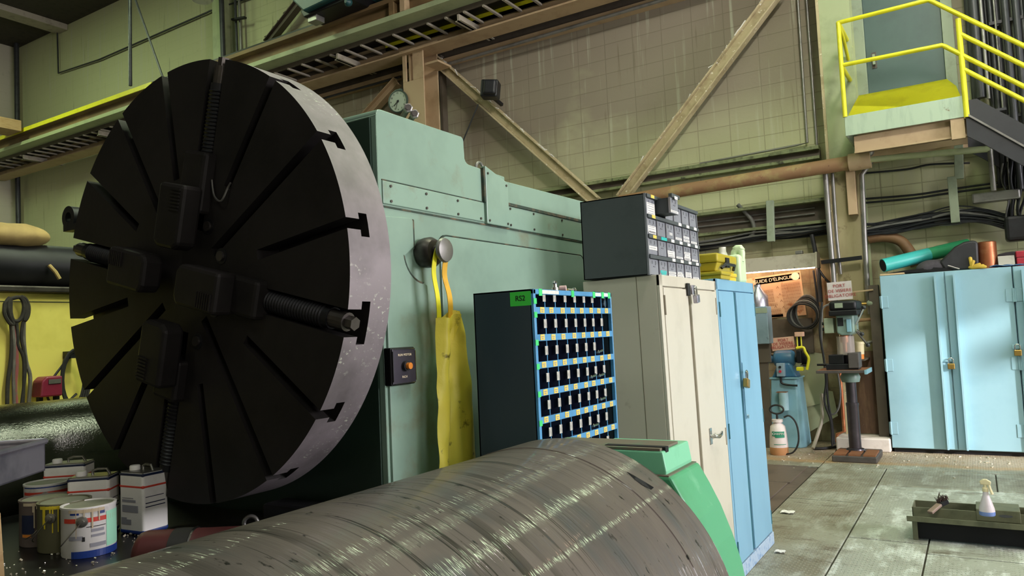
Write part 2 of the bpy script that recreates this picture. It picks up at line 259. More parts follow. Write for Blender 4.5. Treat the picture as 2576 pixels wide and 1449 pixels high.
# ------------------------------------------------------------------ mesh builder
class MB:
    def __init__(s): s.bm = bmesh.new()
    def _xf(s, vs, mat):
        if mat is not None: bmesh.ops.transform(s.bm, matrix=mat, verts=vs)
    def box(s, x0, x1, y0, y1, z0, z1, mat=None):
        v = [s.bm.verts.new(p) for p in ((x0,y0,z0),(x1,y0,z0),(x1,y1,z0),(x0,y1,z0),(x0,y0,z1),(x1,y0,z1),(x1,y1,z1),(x0,y1,z1))]
        for f in ((0,3,2,1),(4,5,6,7),(0,1,5,4),(1,2,6,5),(2,3,7,6),(3,0,4,7)): s.bm.faces.new([v[i] for i in f])
        s._xf(v, mat); return s
    def cbox(s, c, sx, sy, sz, rot=None):
        m = Matrix.Translation(Vector(c)) @ (rot.to_4x4() if rot is not None else Matrix.Identity(4))
        return s.box(-sx/2, sx/2, -sy/2, sy/2, -sz/2, sz/2, m)
    def bar(s, p0, p1, w, h, up=(0, 0, 1)):
        p0, p1 = Vector(p0), Vector(p1); d = (p1-p0); L = d.length; d.normalize(); u = Vector(up); r = d.cross(u)
        if r.length < 1e-4: r = d.cross(Vector((1, 0, 0)))
        r.normalize(); u = r.cross(d)
        m = Matrix(((r.x, d.x, u.x, 0), (r.y, d.y, u.y, 0), (r.z, d.z, u.z, 0), (0, 0, 0, 1)))
        m.translation = (p0+p1)/2
        return s.box(-w/2, w/2, -L/2, L/2, -h/2, h/2, m)
    def prism(s, poly, ax, a, b):
        """poly: 2-D points in the plane across axis ax (0: (y,z), 1: (x,z), 2: (x,y)), extruded from a to b"""
        def P(p, q):
            return {0: (q, p[0], p[1]), 1: (p[0], q, p[1]), 2: (p[0], p[1], q)}[ax]
        v0 = [s.bm.verts.new(P(p, a)) for p in poly]; v1 = [s.bm.verts.new(P(p, b)) for p in poly]
        n = len(poly); s.bm.faces.new(v0); s.bm.faces.new(v1[::-1])
        for i in range(n): s.bm.faces.new((v0[i], v0[(i+1) % n], v1[(i+1) % n], v1[i]))
        return s
    def lathe(s, prof, c=(0, 0, 0), axis=(0, 0, 1), seg=24, cap=True):
        """prof: (radius, height) pairs along axis"""
        q = Vector((0, 0, 1)).rotation_difference(Vector(axis).normalized()).to_matrix(); c = Vector(c); rings = []
        for r, h in prof:
            rings.append([s.bm.verts.new(c + q @ Vector((r*math.cos(2*PI*i/seg), r*math.sin(2*PI*i/seg), h))) for i in range(seg)])
        for a, b in zip(rings, rings[1:]):
            for i in range(seg): s.bm.faces.new((a[i], a[(i+1) % seg], b[(i+1) % seg], b[i]))
        if cap: s.bm.faces.new(rings[0][::-1]); s.bm.faces.new(rings[-1])
        return s
    def cyl(s, p0, p1, r0, r1=None, seg=20, cap=True):
        p0, p1 = Vector(p0), Vector(p1); d = p1-p0
        return s.lathe([(r0, 0), (r0 if r1 is None else r1, d.length)], p0, d, seg, cap)
    def tube(s, pts, r, seg=8, closed=False):
        pts = [Vector(p) for p in pts]; n = len(pts); rings = []; prev = None
        for i, p in enumerate(pts):
            if closed: t = pts[(i+1) % n]-pts[i-1]
            else: t = (pts[min(i+1, n-1)]-pts[max(i-1, 0)])
            t.normalize()
            if prev is None:
                u = t.orthogonal().normalized()
            else:
                u = prev - t*prev.dot(t)
                u = u.normalized() if u.length > 1e-6 else t.orthogonal().normalized()
            prev = u; w = t.cross(u)
            rr = r[i] if isinstance(r, (list, tuple)) else r
            rings.append([s.bm.verts.new(p + (u*math.cos(2*PI*k/seg) + w*math.sin(2*PI*k/seg))*rr) for k in range(seg)])
        m = n if closed else n-1
        for i in range(m):
            a, b = rings[i], rings[(i+1) % n]
            for k in range(seg): s.bm.faces.new((a[k], a[(k+1) % seg], b[(k+1) % seg], b[k]))
        if not closed: s.bm.faces.new(rings[0][::-1]); s.bm.faces.new(rings[-1])
        return s
    def ball(s, c, r, sc=(1, 1, 1), u=16, v=10, rot=None):
        ret = bmesh.ops.create_uvsphere(s.bm, u_segments=u, v_segments=v, radius=r)
        m = Matrix.Translation(Vector(c)) @ (rot.to_4x4() if rot is not None else Matrix.Identity(4)) @ Matrix.Diagonal((sc[0], sc[1], sc[2], 1))
        s._xf(ret['verts'], m); return s
    def grid(s, f, nu, nv, thick=0.):
        vs = [[s.bm.verts.new(f(i/nu, j/nv)) for j in range(nv+1)] for i in range(nu+1)]
        fs = [s.bm.faces.new((vs[i][j], vs[i+1][j], vs[i+1][j+1], vs[i][j+1])) for i in range(nu) for j in range(nv)]
        if thick: bmesh.ops.recalc_face_normals(s.bm, faces=fs); bmesh.ops.solidify(s.bm, geom=fs, thickness=thick)
        return s
    def build(s, name, mat, parent=None, bevel=0., smooth=False, seg=2, angle=40):
        bmesh.ops.recalc_face_normals(s.bm, faces=s.bm.faces[:])
        me = bpy.data.meshes.new(name); s.bm.to_mesh(me); s.bm.free()
        return _obj(name, me, mat, parent, bevel, smooth, seg, angle)
def _obj(name, me, mat, parent=None, bevel=0., smooth=False, seg=2, angle=40):
    o = bpy.data.objects.new(name, me); COL.objects.link(o)
    if isinstance(mat, str): mat = MAT[mat]
    if not me.materials: me.materials.append(mat)
    if smooth:
        for p in me.polygons: p.use_smooth = True
        me.set_sharp_from_angle(angle=R(angle))
    if parent is not None:
        o.parent = parent
        o.matrix_parent_inverse = parent.matrix_basis.inverted() if parent.parent is None else Matrix.Identity(4)
    if bevel:
        b = o.modifiers.new('bevel', 'BEVEL'); b.width = bevel; b.segments = seg; b.limit_method = 'ANGLE'; b.angle_limit = R(35)
    return o
def tag(o, label, cat, group=None, kind=None):
    o['label'] = label; o['category'] = cat
    if group: o['group'] = group
    if kind: o['kind'] = kind
    return o
def thing(name, label, cat, loc=(0, 0, 0), group=None):
    o = bpy.data.objects.new(name, None); COL.objects.link(o); o.location = loc; o.empty_display_size = .1
    o.rotation_mode = 'XYZ'
    return tag(o, label, cat, group)
def struct(o): o['kind'] = 'structure'; return o
def text(name, s, size, mx, mat, parent, ext=.0008, spacing=1.0, align='CENTER', lines=1.0):
    cu = bpy.data.curves.new(name, 'FONT'); cu.body = s; cu.size = size; cu.extrude = ext; cu.align_x = align; cu.align_y = 'CENTER'
    cu.space_character = spacing; cu.space_line = lines
    tmp = bpy.data.objects.new('tmp', cu); COL.objects.link(tmp)
    dg = bpy.context.evaluated_depsgraph_get(); me = bpy.data.meshes.new_from_object(tmp.evaluated_get(dg))
    bpy.data.objects.remove(tmp); me.transform(mx); me.materials.clear()
    return _obj(name, me, mat, parent)
def frame_mx(origin, right, up):
    r = Vector(right).normalized(); n = r.cross(Vector(up)).normalized(); u = n.cross(r)
    m = Matrix(((r.x, u.x, n.x, 0), (r.y, u.y, n.y, 0), (r.z, u.z, n.z, 0), (0, 0, 0, 1))); m.translation = Vector(origin); return m
def arc(c, r, a0, a1, n, ax=0):
    out = []
    for i in range(n+1):
        a = R(a0 + (a1-a0)*i/n); out.append((c[0]+r*math.cos(a), c[1]+r*math.sin(a)))
    return out
def smooth_path(pts, n=6):
    pts = [Vector(p) for p in pts]; out = []
    for i in range(len(pts)-1):
        p0, p1, p2, p3 = pts[max(i-1, 0)], pts[i], pts[i+1], pts[min(i+2, len(pts)-1)]
        for k in range(n):
            t = k/n
            out.append(.5*((2*p1) + (p2-p0)*t + (2*p0-5*p1+4*p2-p3)*t*t + (3*p1-p0-3*p2+p3)*t**3))
    out.append(pts[-1]); return out
def copy_tree(o, parent=None):
    c = o.copy(); COL.objects.link(c)
    if parent is not None:
        mpi = o.matrix_parent_inverse.copy(); c.parent = parent; c.matrix_parent_inverse = mpi
    for ch in list(o.children): copy_tree(ch, c)
    return c
# ================================================================== SETTING
YW, ZC, XL, XR, YF = 11.2, 11.0, -24.1, 9.2, -7.0
struct(MB().box(XL, XR, YW, YW+.3, 0, ZC).build('wall_back', 'wall'))
struct(MB().box(XL-.3, XL, YF, YW+.3, 0, ZC).build('wall_left', 'wall2'))
struct(MB().box(XL-.3, XR+.3, YF-.3, YF, 0, ZC).build('wall_front', 'wall2'))
# right-hand wall with the window band the daylight comes through
WY0, WY1, WZ0, WZ1 = 4.0, 8.2, 2.2, 5.05
struct(MB().box(XR, XR+.3, YF, WY0, 0, ZC).box(XR, XR+.3, WY1, YW+.3, 0, ZC).box(XR, XR+.3, WY0, WY1, 0, WZ0).box(XR, XR+.3, WY0, WY1, WZ1, ZC).build('wall_right', 'wall2'))
wf = MB()
for y_ in (WY0+.04, 4.28, 5.75, 7.0, WY1-.04): wf.box(XR+.1, XR+.18, y_-.04, y_+.04, WZ0, WZ1)
for z_ in (WZ0+.04, WZ1-.04): wf.box(XR+.1, XR+.18, WY0, WY1, z_-.04, z_+.04)
wf.box(XR+.1, XR+.18, 4.86, 5.75, 4.38, 4.70, Matrix.Translation((0, 5.3, 4.5)) @ Matrix.Rotation(R(12), 4, 'X') @ Matrix.Translation((0, -5.3, -4.5)))  # added tilted panel, blocks sun to cast a band on the lockers
struct(wf.build('window_1', 'frame'))
wf = MB()
for y_ in (-3.6, -2.4, -1.2, 0.0): wf.box(XR-.1, XR-.02, y_-.04, y_+.04, 2.0, 4.4)
for z_ in (2.0, 4.4): wf.box(XR-.1, XR-.02, -3.64, .04, z_-.04, z_+.04)
struct(wf.build('window_2', 'frame'))  # added frame around the fill light, no opening behind it
struct(MB().box(XL-.3, XR+.3, YF-.3, YW+.3, ZC, ZC+.2).build('ceiling', 'ceiling'))
# floor: dark base, plates with open seams
fl = MB().box(XL-.3, XR+.3, YF-.3, YW+.3, -.2, -.02)
struct(fl.build('floor', 'concrete'))
pl = MB(); g = .006
def plate(x0, x1, y0, y1): pl.box(x0+g, x1-g, y0+.011, y1-.011, -.02, 0)
xs = [-6, -4.2, -1.66, -0.97]
plate(-1.66, -.97, 4.4, 7.55); plate(-1.66, -.97, 7.55, 9.35); plate(-1.66, -.97, -2, 4.4)
for a, b in ((-2, 3.2), (3.2, 6.35)): plate(-.97, -.42, a, b)
plate(-.97, -.42, 6.35, 8.26); plate(-.97, 1.35, 8.26, 8.42)
for a, b in ((-2, 3.5), (3.5, 6.1), (6.1, 8.26)): plate(-.42, 1.35, a, b)
plate(-.97, .05, 8.42, 9.35); plate(.05, 1.35, 8.42, 9.35)
for a, b in ((1.35, 3.4), (3.4, 6.0), (6.0, 9.0)):
    for c, d in ((-2, 2.5), (2.5, 6.0), (6.0, 9.35)): plate(a, b, c, d)
plate(-1.66, 3.4, 9.35, 11.2); plate(3.4, 9.0, 9.35, 11.2); plate(-3.0, -1.66, 9.25, 11.2); plate(-6.5, -3.0, 9.25, 11.2)
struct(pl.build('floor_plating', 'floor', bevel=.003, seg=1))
bp = MB()
for a, b, c, d in ((-3.0, -1.78, 8.25, 9.22), (-3.0, -1.80, 7.1, 8.23), (-3.0, -1.84, 5.9, 7.08)): bp.box(a, b, c, d, -.02, .004)
bp.box(-1.80, -1.67, 6.0, 9.2, -.02, -.008)
struct(bp.build('floor_cover', 'brownplate', bevel=.003, seg=1))
struct(MB().box(-24, -6.5, 0, 11.2, -.02, -.001).build('floor_far', 'concrete'))

def ibeam(mb, p0, p1, depth, width, t, up):
    p0, p1 = Vector(p0), Vector(p1); u = Vector(up).normalized()
    for s in (1, -1): mb.bar(p0+u*s*(depth/2-t/2), p1+u*s*(depth/2-t/2), width, t, up)
    mb.bar(p0, p1, t, depth-2*t, up)
    return mb
def column(name, x0, x1, y0, y1, label, mat, z1=ZC):
    m = MB(); t = .03
    m.box(x0, x1, y0, y0+t, 0, z1).box(x0, x1, y1-t, y1, 0, z1).box((x0+x1)/2-t/2, (x0+x1)/2+t/2, y0+t, y1-t, 0, z1)
    r = thing(name, label, 'column', ((x0+x1)/2, (y0+y1)/2, 0)); m.build('shaft', mat, r, bevel=.004, seg=1)
    return r
# column behind the headstock, carrying the crane beam
a, b = onY(10.45, 1012, 160), onY(10.45, 1064, 160)
c1 = thing('steel_column', 'tan steel column rising behind the clock on the green headstock', 'column', ((a.x+b.x)/2, 10.6, 0))
zt = onY(10.45, 1030, 128).z; zn = onY(10.45, 1020, 207).z
MB().box(a.x, b.x, 10.45, 10.48, 0, zn).box(a.x, a.x+(b.x-a.x)*.18, 10.45, 10.48, zn, zt).box(a.x+(b.x-a.x)*.5, b.x, 10.45, 10.48, zn, zt).box(a.x+.12, a.x+.15, 10.48, 10.9, 0, zt).box(a.x, b.x, 10.87, 10.9, 0, ZC).build('shaft', 'tan', c1, bevel=.004, seg=1)
MB().box(b.x-.02, b.x+.03, 10.95, 11.1, 0, zt).build('side_flange', 'darkbeam', c1)
CLOCK = Vector((onY(10.40, 1001, 255).x, 10.40, onY(10.40, 1001, 255).z))
MB().box(a.x-.05, b.x+.35, 10.42, 10.9, zt, zt+.03).box(b.x, b.x+.30, 10.5, 10.9, zt-.32, zt-.28).build('bearing_plate', 'tan', c1, bevel=.004)
# column beside the stair platform
a, b = onY(10.8, 2066, 200), onY(10.8, 2150, 200)
c2 = column('steel_column', a.x, b.x, 10.8, 11.15, 'pale green steel column between the sling poster and the stair platform', 'palegreen')
MB().box(a.x-.005, a.x+.03, 10.78, 11.15, 0, ZC).build('edge_angle', 'brace', c2)
MB().box(a.x-.004, b.x+.004, 10.790, 10.80, 1.25, onY(10.8, 2120, 415).z).build('worn_lower_face', M('worn_olive_paint', '#A09670', '#8A7E58', rough=.6, scale=3, stretch=(2, 1, .5), c3='#5C4A34', s3=7, lo3=.60, hi3=.74), c2)
MB().box(a.x-.01, b.x+.01, 10.785, 10.80, .18, 1.25).build('rusty_foot_plate', M('rust_brown', '#5E4636', '#7A6048', rough=.7, scale=4, stretch=(3, 3, .6), c3='#A89880', s3=8, lo3=.66, hi3=.74), c2)
p = onY(10.72, 2140, 430); q = onY(10.72, 2150, 540)
MB().box(p.x-.06, p.x+.05, 10.68, 10.80, q.z, p.z+.05).build('bracket_plate', 'tan', c2, bevel=.004)
column('steel_column', onY(10.8, 535, 100).x, onY(10.8, 562, 100).x, 10.8, 11.15, 'dim green steel column high on the wall above the faceplate', 'palegreen')
MAT['girtpaint'] = M('grimy_green_ledge', '#7E8660', '#4F5238', rough=.6, scale=6, c3='#2E2C20', s3=9, lo3=.55, hi3=.68)
# V of diagonal braces on the wall
def brace(p0, p1, label, mat='brace', d=.175, w=.15, up=None):
    p0, p1 = Vector(p0), Vector(p1); dr = (p1-p0).normalized(); up = Vector((-dr.z, 0, dr.x)) if up is None else up
    if up.z < 0: up = -up
    r = thing('diagonal_brace', label, 'brace', p1 if p1.z < p0.z else p0)
    m = MB(); ibeam(m, p0, p1, d, w, .022, up); m.build('beam', mat, r, bevel=.003, seg=1)
    # curls of flaking paint along the upper flange
    f = MB(); L = (p1-p0).length; rnd = random.Random(int(L*100))
    for k in range(26):
        q = p0 + dr*(L*rnd.random()) + up*(d/2+.005) + Vector((0, -w/2+rnd.random()*.06, 0))
        f.cbox(q, .05+.1*rnd.random(), .02, .012, Quaternion((0, 1, 0), -math.atan2(dr.z, dr.x)+rnd.uniform(-.5, .5)).to_matrix())
    f.build('flaking_paint', 'white' if mat == 'brace' else mat, r)['kind'] = 'stuff'
    return r
brace(onY(10.95, 1098, 152), onY(10.95, 1500, 508), 'diagonal steel brace descending right from the tan column, black speaker on it', 'brace')
brace(onY(10.95, 1563, 500), onY(10.95, 1962, -30), 'diagonal steel brace with flaking paint rising right across the block wall')
brace(onY(10.95, 1000, 205), onY(10.95, 655, 590), 'tan diagonal brace descending left behind the clock', 'tan')
brace(onY(10.95, 672, 110), onY(10.95, 790, -40), 'dark diagonal brace at the top of the wall above the girder', 'darkbeam')
# ledge, pipe and recessed channel on the back wall
def wallbox(name, label, cat, x0, x1, y0, z0, z1, mat, **k):
    return tag(MB().box(x0, x1, y0, YW-.002, z0, z1).build(name, mat, **k), label, cat)
za = onY(11.1, 1700, 438).z
t = thing('wall_girt', 'dirty green double ledge running along the block wall below the braces', 'ledge', (-5, 11.1, za))
MB().box(-9.0, onY(11.1, 2062, 380).x, 11.02, YW-.002, za+.03, za+.08).build('upper_lip', 'girtpaint', t)
MB().box(-9.0, onY(11.1, 2062, 380).x, 11.10, YW-.002, za-.06, za+.03).build('web', 'darkbeam', t)
MB().box(-9.0, onY(11.1, 2062, 380).x, 11.04, YW-.002, za-.10, za-.06).build('lower_lip', 'girtpaint', t)
zb = onY(11.05, 1900, 545).z
t = thing('wall_channel', 'grimy recessed steel channel along the wall above the cable bundle', 'channel', (-4, 11.0, zb))
MB().box(-9.0, a.x-.01, 10.95, YW-.002, zb+.10, zb+.14).build('upper_lip', 'girtpaint', t)
MB().box(-9.0, a.x-.01, 11.12, YW-.002, zb-.16, zb+.10).build('web', 'darkbeam', t)
MB().box(-9.0, a.x-.01, 11.0, YW-.002, zb-.20, zb-.16).build('lower_lip', 'girtpaint', t)
for dz in (0.03, -.05): MB().tube([(-6, 11.09, zb+dz), (a.x-.25, 11.09, zb+dz)], .012).build('conduit', 'conduit', t, smooth=True)
# upper dark band of the wall under the crane beam, with its pipe
w0, w1 = onY(11.1, 1090, 165), onY(11.1, 1640, 0)
t = thing('wall_girt', 'brown steel band under the crane beam with a pipe clipped below', 'girt', (-6, 11.1, w0.z))
MB().box(-15.5, 2, 11.05, YW-.002, w0.z+.02, w0.z+.75).build('web', 'darkbeam', t)
MB().box(-15.5, 2, 10.98, YW-.002, w0.z-.06, w0.z+.02).build('lower_lip', 'tan', t)
t2 = tag(MB().tube([onY(10.9, 1062, 180), onY(10.9, 1350, 95), onY(10.9, 1660, 2), onY(10.9, 1800, -40)], .03).build('wall_pipe', 'conduit', smooth=True), 'thin pipe rising right under the brown band from the tan column', 'pipe')
tag(MB().tube([onY(10.9, 1062, 180)+Vector((-.6, .1, .06)), onY(10.9, 840, 240), onY(10.9, 640, 297)], .022).build('wall_pipe', 'conduitdk', smooth=True), 'dark thin pipe on the wall left of the clock', 'pipe')
# thick wrapped pipe
p0, p1, p2 = onY(10.62, 1560, 507), onY(10.62, 1720, 478), onY(10.62, 2165, 405)
t = thing('wrapped_pipe', 'thick rusty wrapped pipe running along the wall to the green column', 'pipe', p1)
MB().tube([p0, p1, p2], .095, 16).build('pipe', 'brownpipe', t, smooth=True)
MB().cyl(p2+Vector((-.14, 0, -.003)), p2+Vector((.12, 0, .002)), .115).build('end_sleeve', 'tan', t, smooth=True)
# narrower continuation under the platform
q0, q1 = onY(10.62, 2180, 402), onY(10.62, 2490, 374)
t = thing('yellowed_pipe', 'yellowed pipe continuing right below the stair platform', 'pipe', q0)
MB().tube([q0, q1], .04, 12).build('pipe', 'palegreen', t, smooth=True)
MB().ball(q0+Vector((.04, -.01, .09)), .06).build('valve_body', 'conduit', t, smooth=True)
MB().tube([q1, onY(10.62, 2500, 480)], .03, 10).build('drop_pipe', 'conduit', t, smooth=True)

# ------------------------------------------------------------------ crane girder, walkway rack and far beam
gx0, gx1, gy = -23.9, 1.5, 9.8
zt = onY(gy, 640, 126).z; zb = onY(gy, 640, 178).z
t = thing('crane_girder', 'long brown crane girder with pale green lower flange crossing the top left', 'girder', (gx0, gy, zb))
MB().box(gx0, gx1, gy-.05, gy+.05, zt-.02, zt+.075).build('rail', 'black', t)
MB().box(gx0, gx1, gy-.16, gy+.16, zt-.10, zt-.02).build('top_flange', 'brownbeam', t, bevel=.006)
MB().box(gx0, gx1, gy-.02, gy+.02, zb+.08, zt-.10).build('web', 'brownbeam', t)
MB().box(gx0, gx1, gy-.16, gy+.16, zb, zb+.09).build('bottom_flange', 'palegreen', t, bevel=.006)
MB().box(gx0, onY(gy, 400, 215).x, gy-.185, gy-.162, zt-.10, zt-.0).build('yellow_strip', 'yellow', t)
for px in (1000, 1028): 
    x = onY(gy, px, 60).x; MB().box(x-.05, x+.05, gy-.16, gy-.02, zb+.09, zt-.10).build('stiffener', 'tan' if px == 1028 else 'brownbeam', t)
zr = zb - .03; yfar = 11.0
lr = thing('ladder_rack', 'ladder-like steel rack with thin rungs hung under the crane girder', 'rack', (gx0, gy, zr))
yn = gy+.16
MB().box(gx0, gx1, yn, yn+.03, zr-.05, zr+.05).build('side_rail', 'darkbeam', lr)
MB().box(gx0, gx1, 10.5, 10.53, zr-.05, zr+.02).build('side_rail', 'darkbeam', lr)
MB().box(gx0, gx1, 10.0, 10.48, zr+.08, zr+.09).build('cable_bed', 'black', lr)
x = onY(yn, 690, 172).x; step = onY(yn, 948, 88.5).x - onY(yn, 908, 102).x
k0 = int((gx0-x)/step)
for k in range(k0, int((gx1-x)/step)+1):
    xx = x+k*step
    if -23 < xx < 0: MB().bar((xx, yn, zr-.06), (xx, 10.52, zr-.06), .042, .035).build('rung', 'lamphousing', lr)
for px, py in ((60, 400), (250, 335), (849, 124), (1153, 20)):
    xx = onY(yn, px, py).x; m = MB(); m.box(xx-.02, xx+.02, yn-.02, 10.95, zr-.20, zr-.08).box(xx-.06, xx+.06, yn-.02, 10.95, zr-.20, zr-.185)
    m.build('bracket_arm', 'lamphousing', lr)
# far beam on the columns
zf = onY(10.4, 1060, 123).z
t = thing('crane_beam', 'light brown steel beam beside the rack resting on the tan column', 'beam', (gx0, 10.6, zf))
MB().box(gx0, gx1, 10.36, 10.76, zf, zf+.03).build('bottom_flange', 'tan', t)
MB().box(gx0, gx1, 10.54, 10.58, zf+.03, zf+.42).build('web', 'tan', t)
MB().box(gx0, gx1, 10.36, 10.76, zf+.42, zf+.45).build('top_flange', 'brownbeam', t)
x0, x1 = onY(10.54, 1040, 60).x, onY(10.54, 1235, 5).x
MB().box(-9.0, x1+2, 10.50, 10.538, zf+.2, zf+.34).build('yellow_strip', 'yellow', t)
# crane drive above the girder
p = onY(9.5, 790, 45); 
t = thing('crane_trolley', 'dark teal crane drive housing at the top edge above the girder', 'machine', (p.x, 9.5, zt+.03))
xa, xb = onY(9.5, 755, 10).x, onY(9.5, 1075, 10).x; zz = onY(9.5, 820, 42).z
MB().prism([(xa, zz+1.0), (xa+.15, zz+.35), (onY(9.5, 805, 42).x, zz), (xb-.9, zz+.10), (xb-.2, zz+.22), (xb, zz+.35), (xb, zz+1.0)], 1, 9.1, 9.9).build('housing', 'tealmach', t, bevel=.03)
MB().prism([(xa+.3, zz+.1), (xa+.4, zz-.05), (xb-1.4, zz-.02), (xb-1.2, zz+.15)], 1, 9.2, 9.8).build('wheel_box', 'black', t, bevel=.02)
p = onY(9.5, 812, 48); MB().box(p.x-.12, p.x+.1, 9.25, 9.45, p.z-.12, p.z+.05).build('buffer_block', 'conduit', t, bevel=.01)
MB().lathe([(.06, 0), (.07, .05), (.03, .1)], onY(9.1, 880, 8), (0, -1, 0)).build('cap', 'tealmach', t, smooth=True)
# high-bay lamp dome touching the top edge
p = onY(8.2, 508, 2)
t = thing('highbay_shade', 'round metal lamp shade cut by the top edge of the picture', 'lamp', p)
MB().lathe([(.0, .02), (.16, .0), (.19, .03), (.17, .10), (.09, .28), (.05, .4)], p, (0, 0, 1), 32, cap=False).build('shade', 'galv', t, smooth=True)
MB().cyl(p+Vector((0, 0, .4)), (p.x, p.y, ZC), .012).build('stem', 'black', t)
# hanging rods, conduits at the top left
def pxrod(name, label, cat, Yp, pts, r, mat):
    pp = [onY(Yp, *q) for q in pts]
    if cat in ('hose', 'cable') or name == 'flex_conduit': pp = smooth_path(pp, 6)
    return tag(MB().tube(pp, r, 10).build(name, mat, smooth=True), label, cat)
pxrod('hanging_bar', 'dark vertical bar hanging down in front of the green wall, top left', 'bar', 8.6, [(324, -60), (327, 0), (328, 216)], .035, 'conduitdk')
pxrod('stay_rod', 'thin dark slanting rod meeting the top of the faceplate', 'rod', 8.6, [(325, -40), (341, 0), (408, 190), (420, 225)], .02, 'conduitdk')
pxrod('wall_conduit', 'thin bent conduit line on the dim green wall, upper left', 'conduit', 11.12, [(144, 70), (147, 184), (250, 150), (520, 32), (528, 28), (640, -10)], .022, 'conduitdk')
pxrod('riser_pipe', 'thick dark riser pipe on the wall above the faceplate', 'pipe', 10.7, [(556, -30), (562, 155)], .055, 'conduitdk')
pxrod('riser_pipe', 'left thin pipe of the pair beside the thick dark riser', 'pipe', 11.0, [(590, -30), (597, 140)], .03, 'conduitdk')
pxrod('riser_pipe', 'right thin pipe of the pair beside the thick dark riser', 'pipe', 11.0, [(600, -30), (607, 136)], .03, 'conduit')
tag(MB().bar(onY(10.9, 585, 50), onY(10.9, 617, 44), .08, .04).build('pipe_clamp', 'black'), 'dark clamp across the pair of thin wall pipes', 'clamp')
# roof beam in the far left corner
p = onY(11.1, 150, 70)
tag(MB().box(p.x-.25, p.x+.25, 3.0, 11.19, p.z-.1, p.z+.6).build('roof_beam', 'lamphousing', bevel=.01), 'pale roof beam running to the wall in the upper left corner', 'beam')
# light girt patch at the far left corner
q = onY(11.0, 46, 300)
pxrod('corner_pipe', 'dark pipe down the far left corner of the wall', 'pipe', 11.0, [(41, 100), (44, 340)], .07, 'conduitdk')
pxrod('corner_pipe', 'dark pipe down the left corner below the crane girder', 'pipe', 11.0, [(44, 440), (48, 640)], .07, 'conduitdk')
t = tag(MB().cbox(onY(9.3, 10, 318), .7, .5, .28).build('timber_block', 'wood', bevel=.01), 'wooden block resting on the crane girder at the left edge', 'block')

# ------------------------------------------------------------------ door, platform, railing, stair
PY0, PZ = 10.1, 4.20
dA, dB = onY(YW, 2176, 100), onY(YW, 2372, 100)
d = thing('door_1', 'dark green steel door above the stair platform', 'door', ((dA.x+dB.x)/2, YW, PZ)); struct(d)
MB().box(dA.x, dB.x, YW-.04, YW-.003, PZ, 6.5).build('leaf', 'doorgreen', d, bevel=.006)
m = MB()
for x0, x1 in ((dA.x-.13, dA.x), (dB.x, dB.x+.13)): m.box(x0, x1, YW-.08, YW-.002, PZ, 6.6)
m.build('door_frame', 'frame', d, bevel=.006)
hp = onY(YW-.05, 2199, 150)
MB().box(hp.x-.03, hp.x+.03, YW-.055, YW-.04, hp.z-.12, hp.z+.1).build('lock_plate', 'steel', d)
MB().bar((hp.x, YW-.09, hp.z-.08), (hp.x, YW-.09, hp.z+.06), .03, .03).cyl((hp.x, YW-.05, hp.z+.05), (hp.x, YW-.09, hp.z+.05), .012).build('handle', 'frame', d)
px0, px1 = -1.23, 0.06
t = thing('stair_platform', 'streaked pale steel landing with yellow plate in front of the dark green door', 'platform', (px0, PY0, 3.8))
MB().box(px0, px1, PY0+.02, YW-.09, PZ-.03, PZ).build('deck', 'drib', t)
MB().box(px0, px1, PY0, PY0+.02, 3.96, PZ+.01).build('fascia', 'drib', t, bevel=.004)
MB().box(px0, px0+.02, PY0+.02, YW-.003, 3.96, PZ+.01).build('side_fascia', 'drib', t)
MB().box(px0+.08, px1, PY0+.10, PY0+.12, 3.74, 3.96).box(px0+.08, px1, PY0+.05, PY0+.12, 3.74, 3.76).box(px0+.08, px1, PY0+.5, PY0+.52, 3.74, 4.1).box(px0+.08, px1, PY0+.9, PY0+.92, 3.74, 4.1).build('bearer', 'tan', t)
MB().box(px1-.16, px1-.02, PY0+.02, PY0+.10, 3.72, 3.96).build('end_bracket', 'tan', t)
e0, e1, e2, e3 = onY(PY0+.03, 2132, 283), onY(PY0+.03, 2416, 234), onY(PY0+.5, 2382, 203), onY(PY0+.5, 2160, 236)
zz_ = (e2.z+e3.z)/2; e2.z = zz_; e3.z = zz_; e0.z = e1.z = PZ+.012
e4 = e1.lerp(e2, .55)+Vector((.035, 0, 0))
m = MB(); vs = [m.bm.verts.new(p) for p in (e0, e1, e4, e2, e3)]; f = m.bm.faces.new(vs)
bmesh.ops.solidify(m.bm, geom=[f], thickness=.012); m.build('ramp_plate', 'yellow', t)
rl = thing('stair_railing', 'yellow tubular handrail around the landing and down the black stair', 'railing', (px0, PY0, PZ))
rr = .027
def rail(name, pts, r=rr): MB().tube(pts, r, 10).build(name, 'yellow', rl, smooth=True)
A = Vector((px0+.01, PY0, PZ)); 
zt2 = 5.41; zm = 4.86
rail('post', [A, A+Vector((0, 0, zt2-PZ))])
rail('post', [(px0+.02, 11.05, PZ), (px0+.02, 11.05, zt2)])
rail('post', [(.068, PY0, 3.95), (.062, PY0, 5.12)], .03)
sl = -.88
def stairline(x, z, xe=3.6): return [(x, PY0, z), (xe, PY0, z+sl*(xe-x))]
rail('top_rail', [(px0+.02, 11.12, zt2)] + [(px0+.01, PY0, zt2), (px0+.04, PY0, zt2), (-.225, PY0, 5.425)] + stairline(-.20, 5.41))
rail('middle_rail', [(px0+.02, 11.12, zm), (px0+.01, PY0, zm), (px0+.04, PY0, zm), (-.12, PY0, 4.85)] + stairline(-.095, 4.83))
rail('stair_rail', stairline(.065, 4.94)); rail('stair_rail', stairline(.079, 4.51))
rail('side_rail', [(px0+.02, 11.05, 5.0), (px0+.01, PY0+.35, 5.35), (px0+.01, PY0, 5.38)], .022)
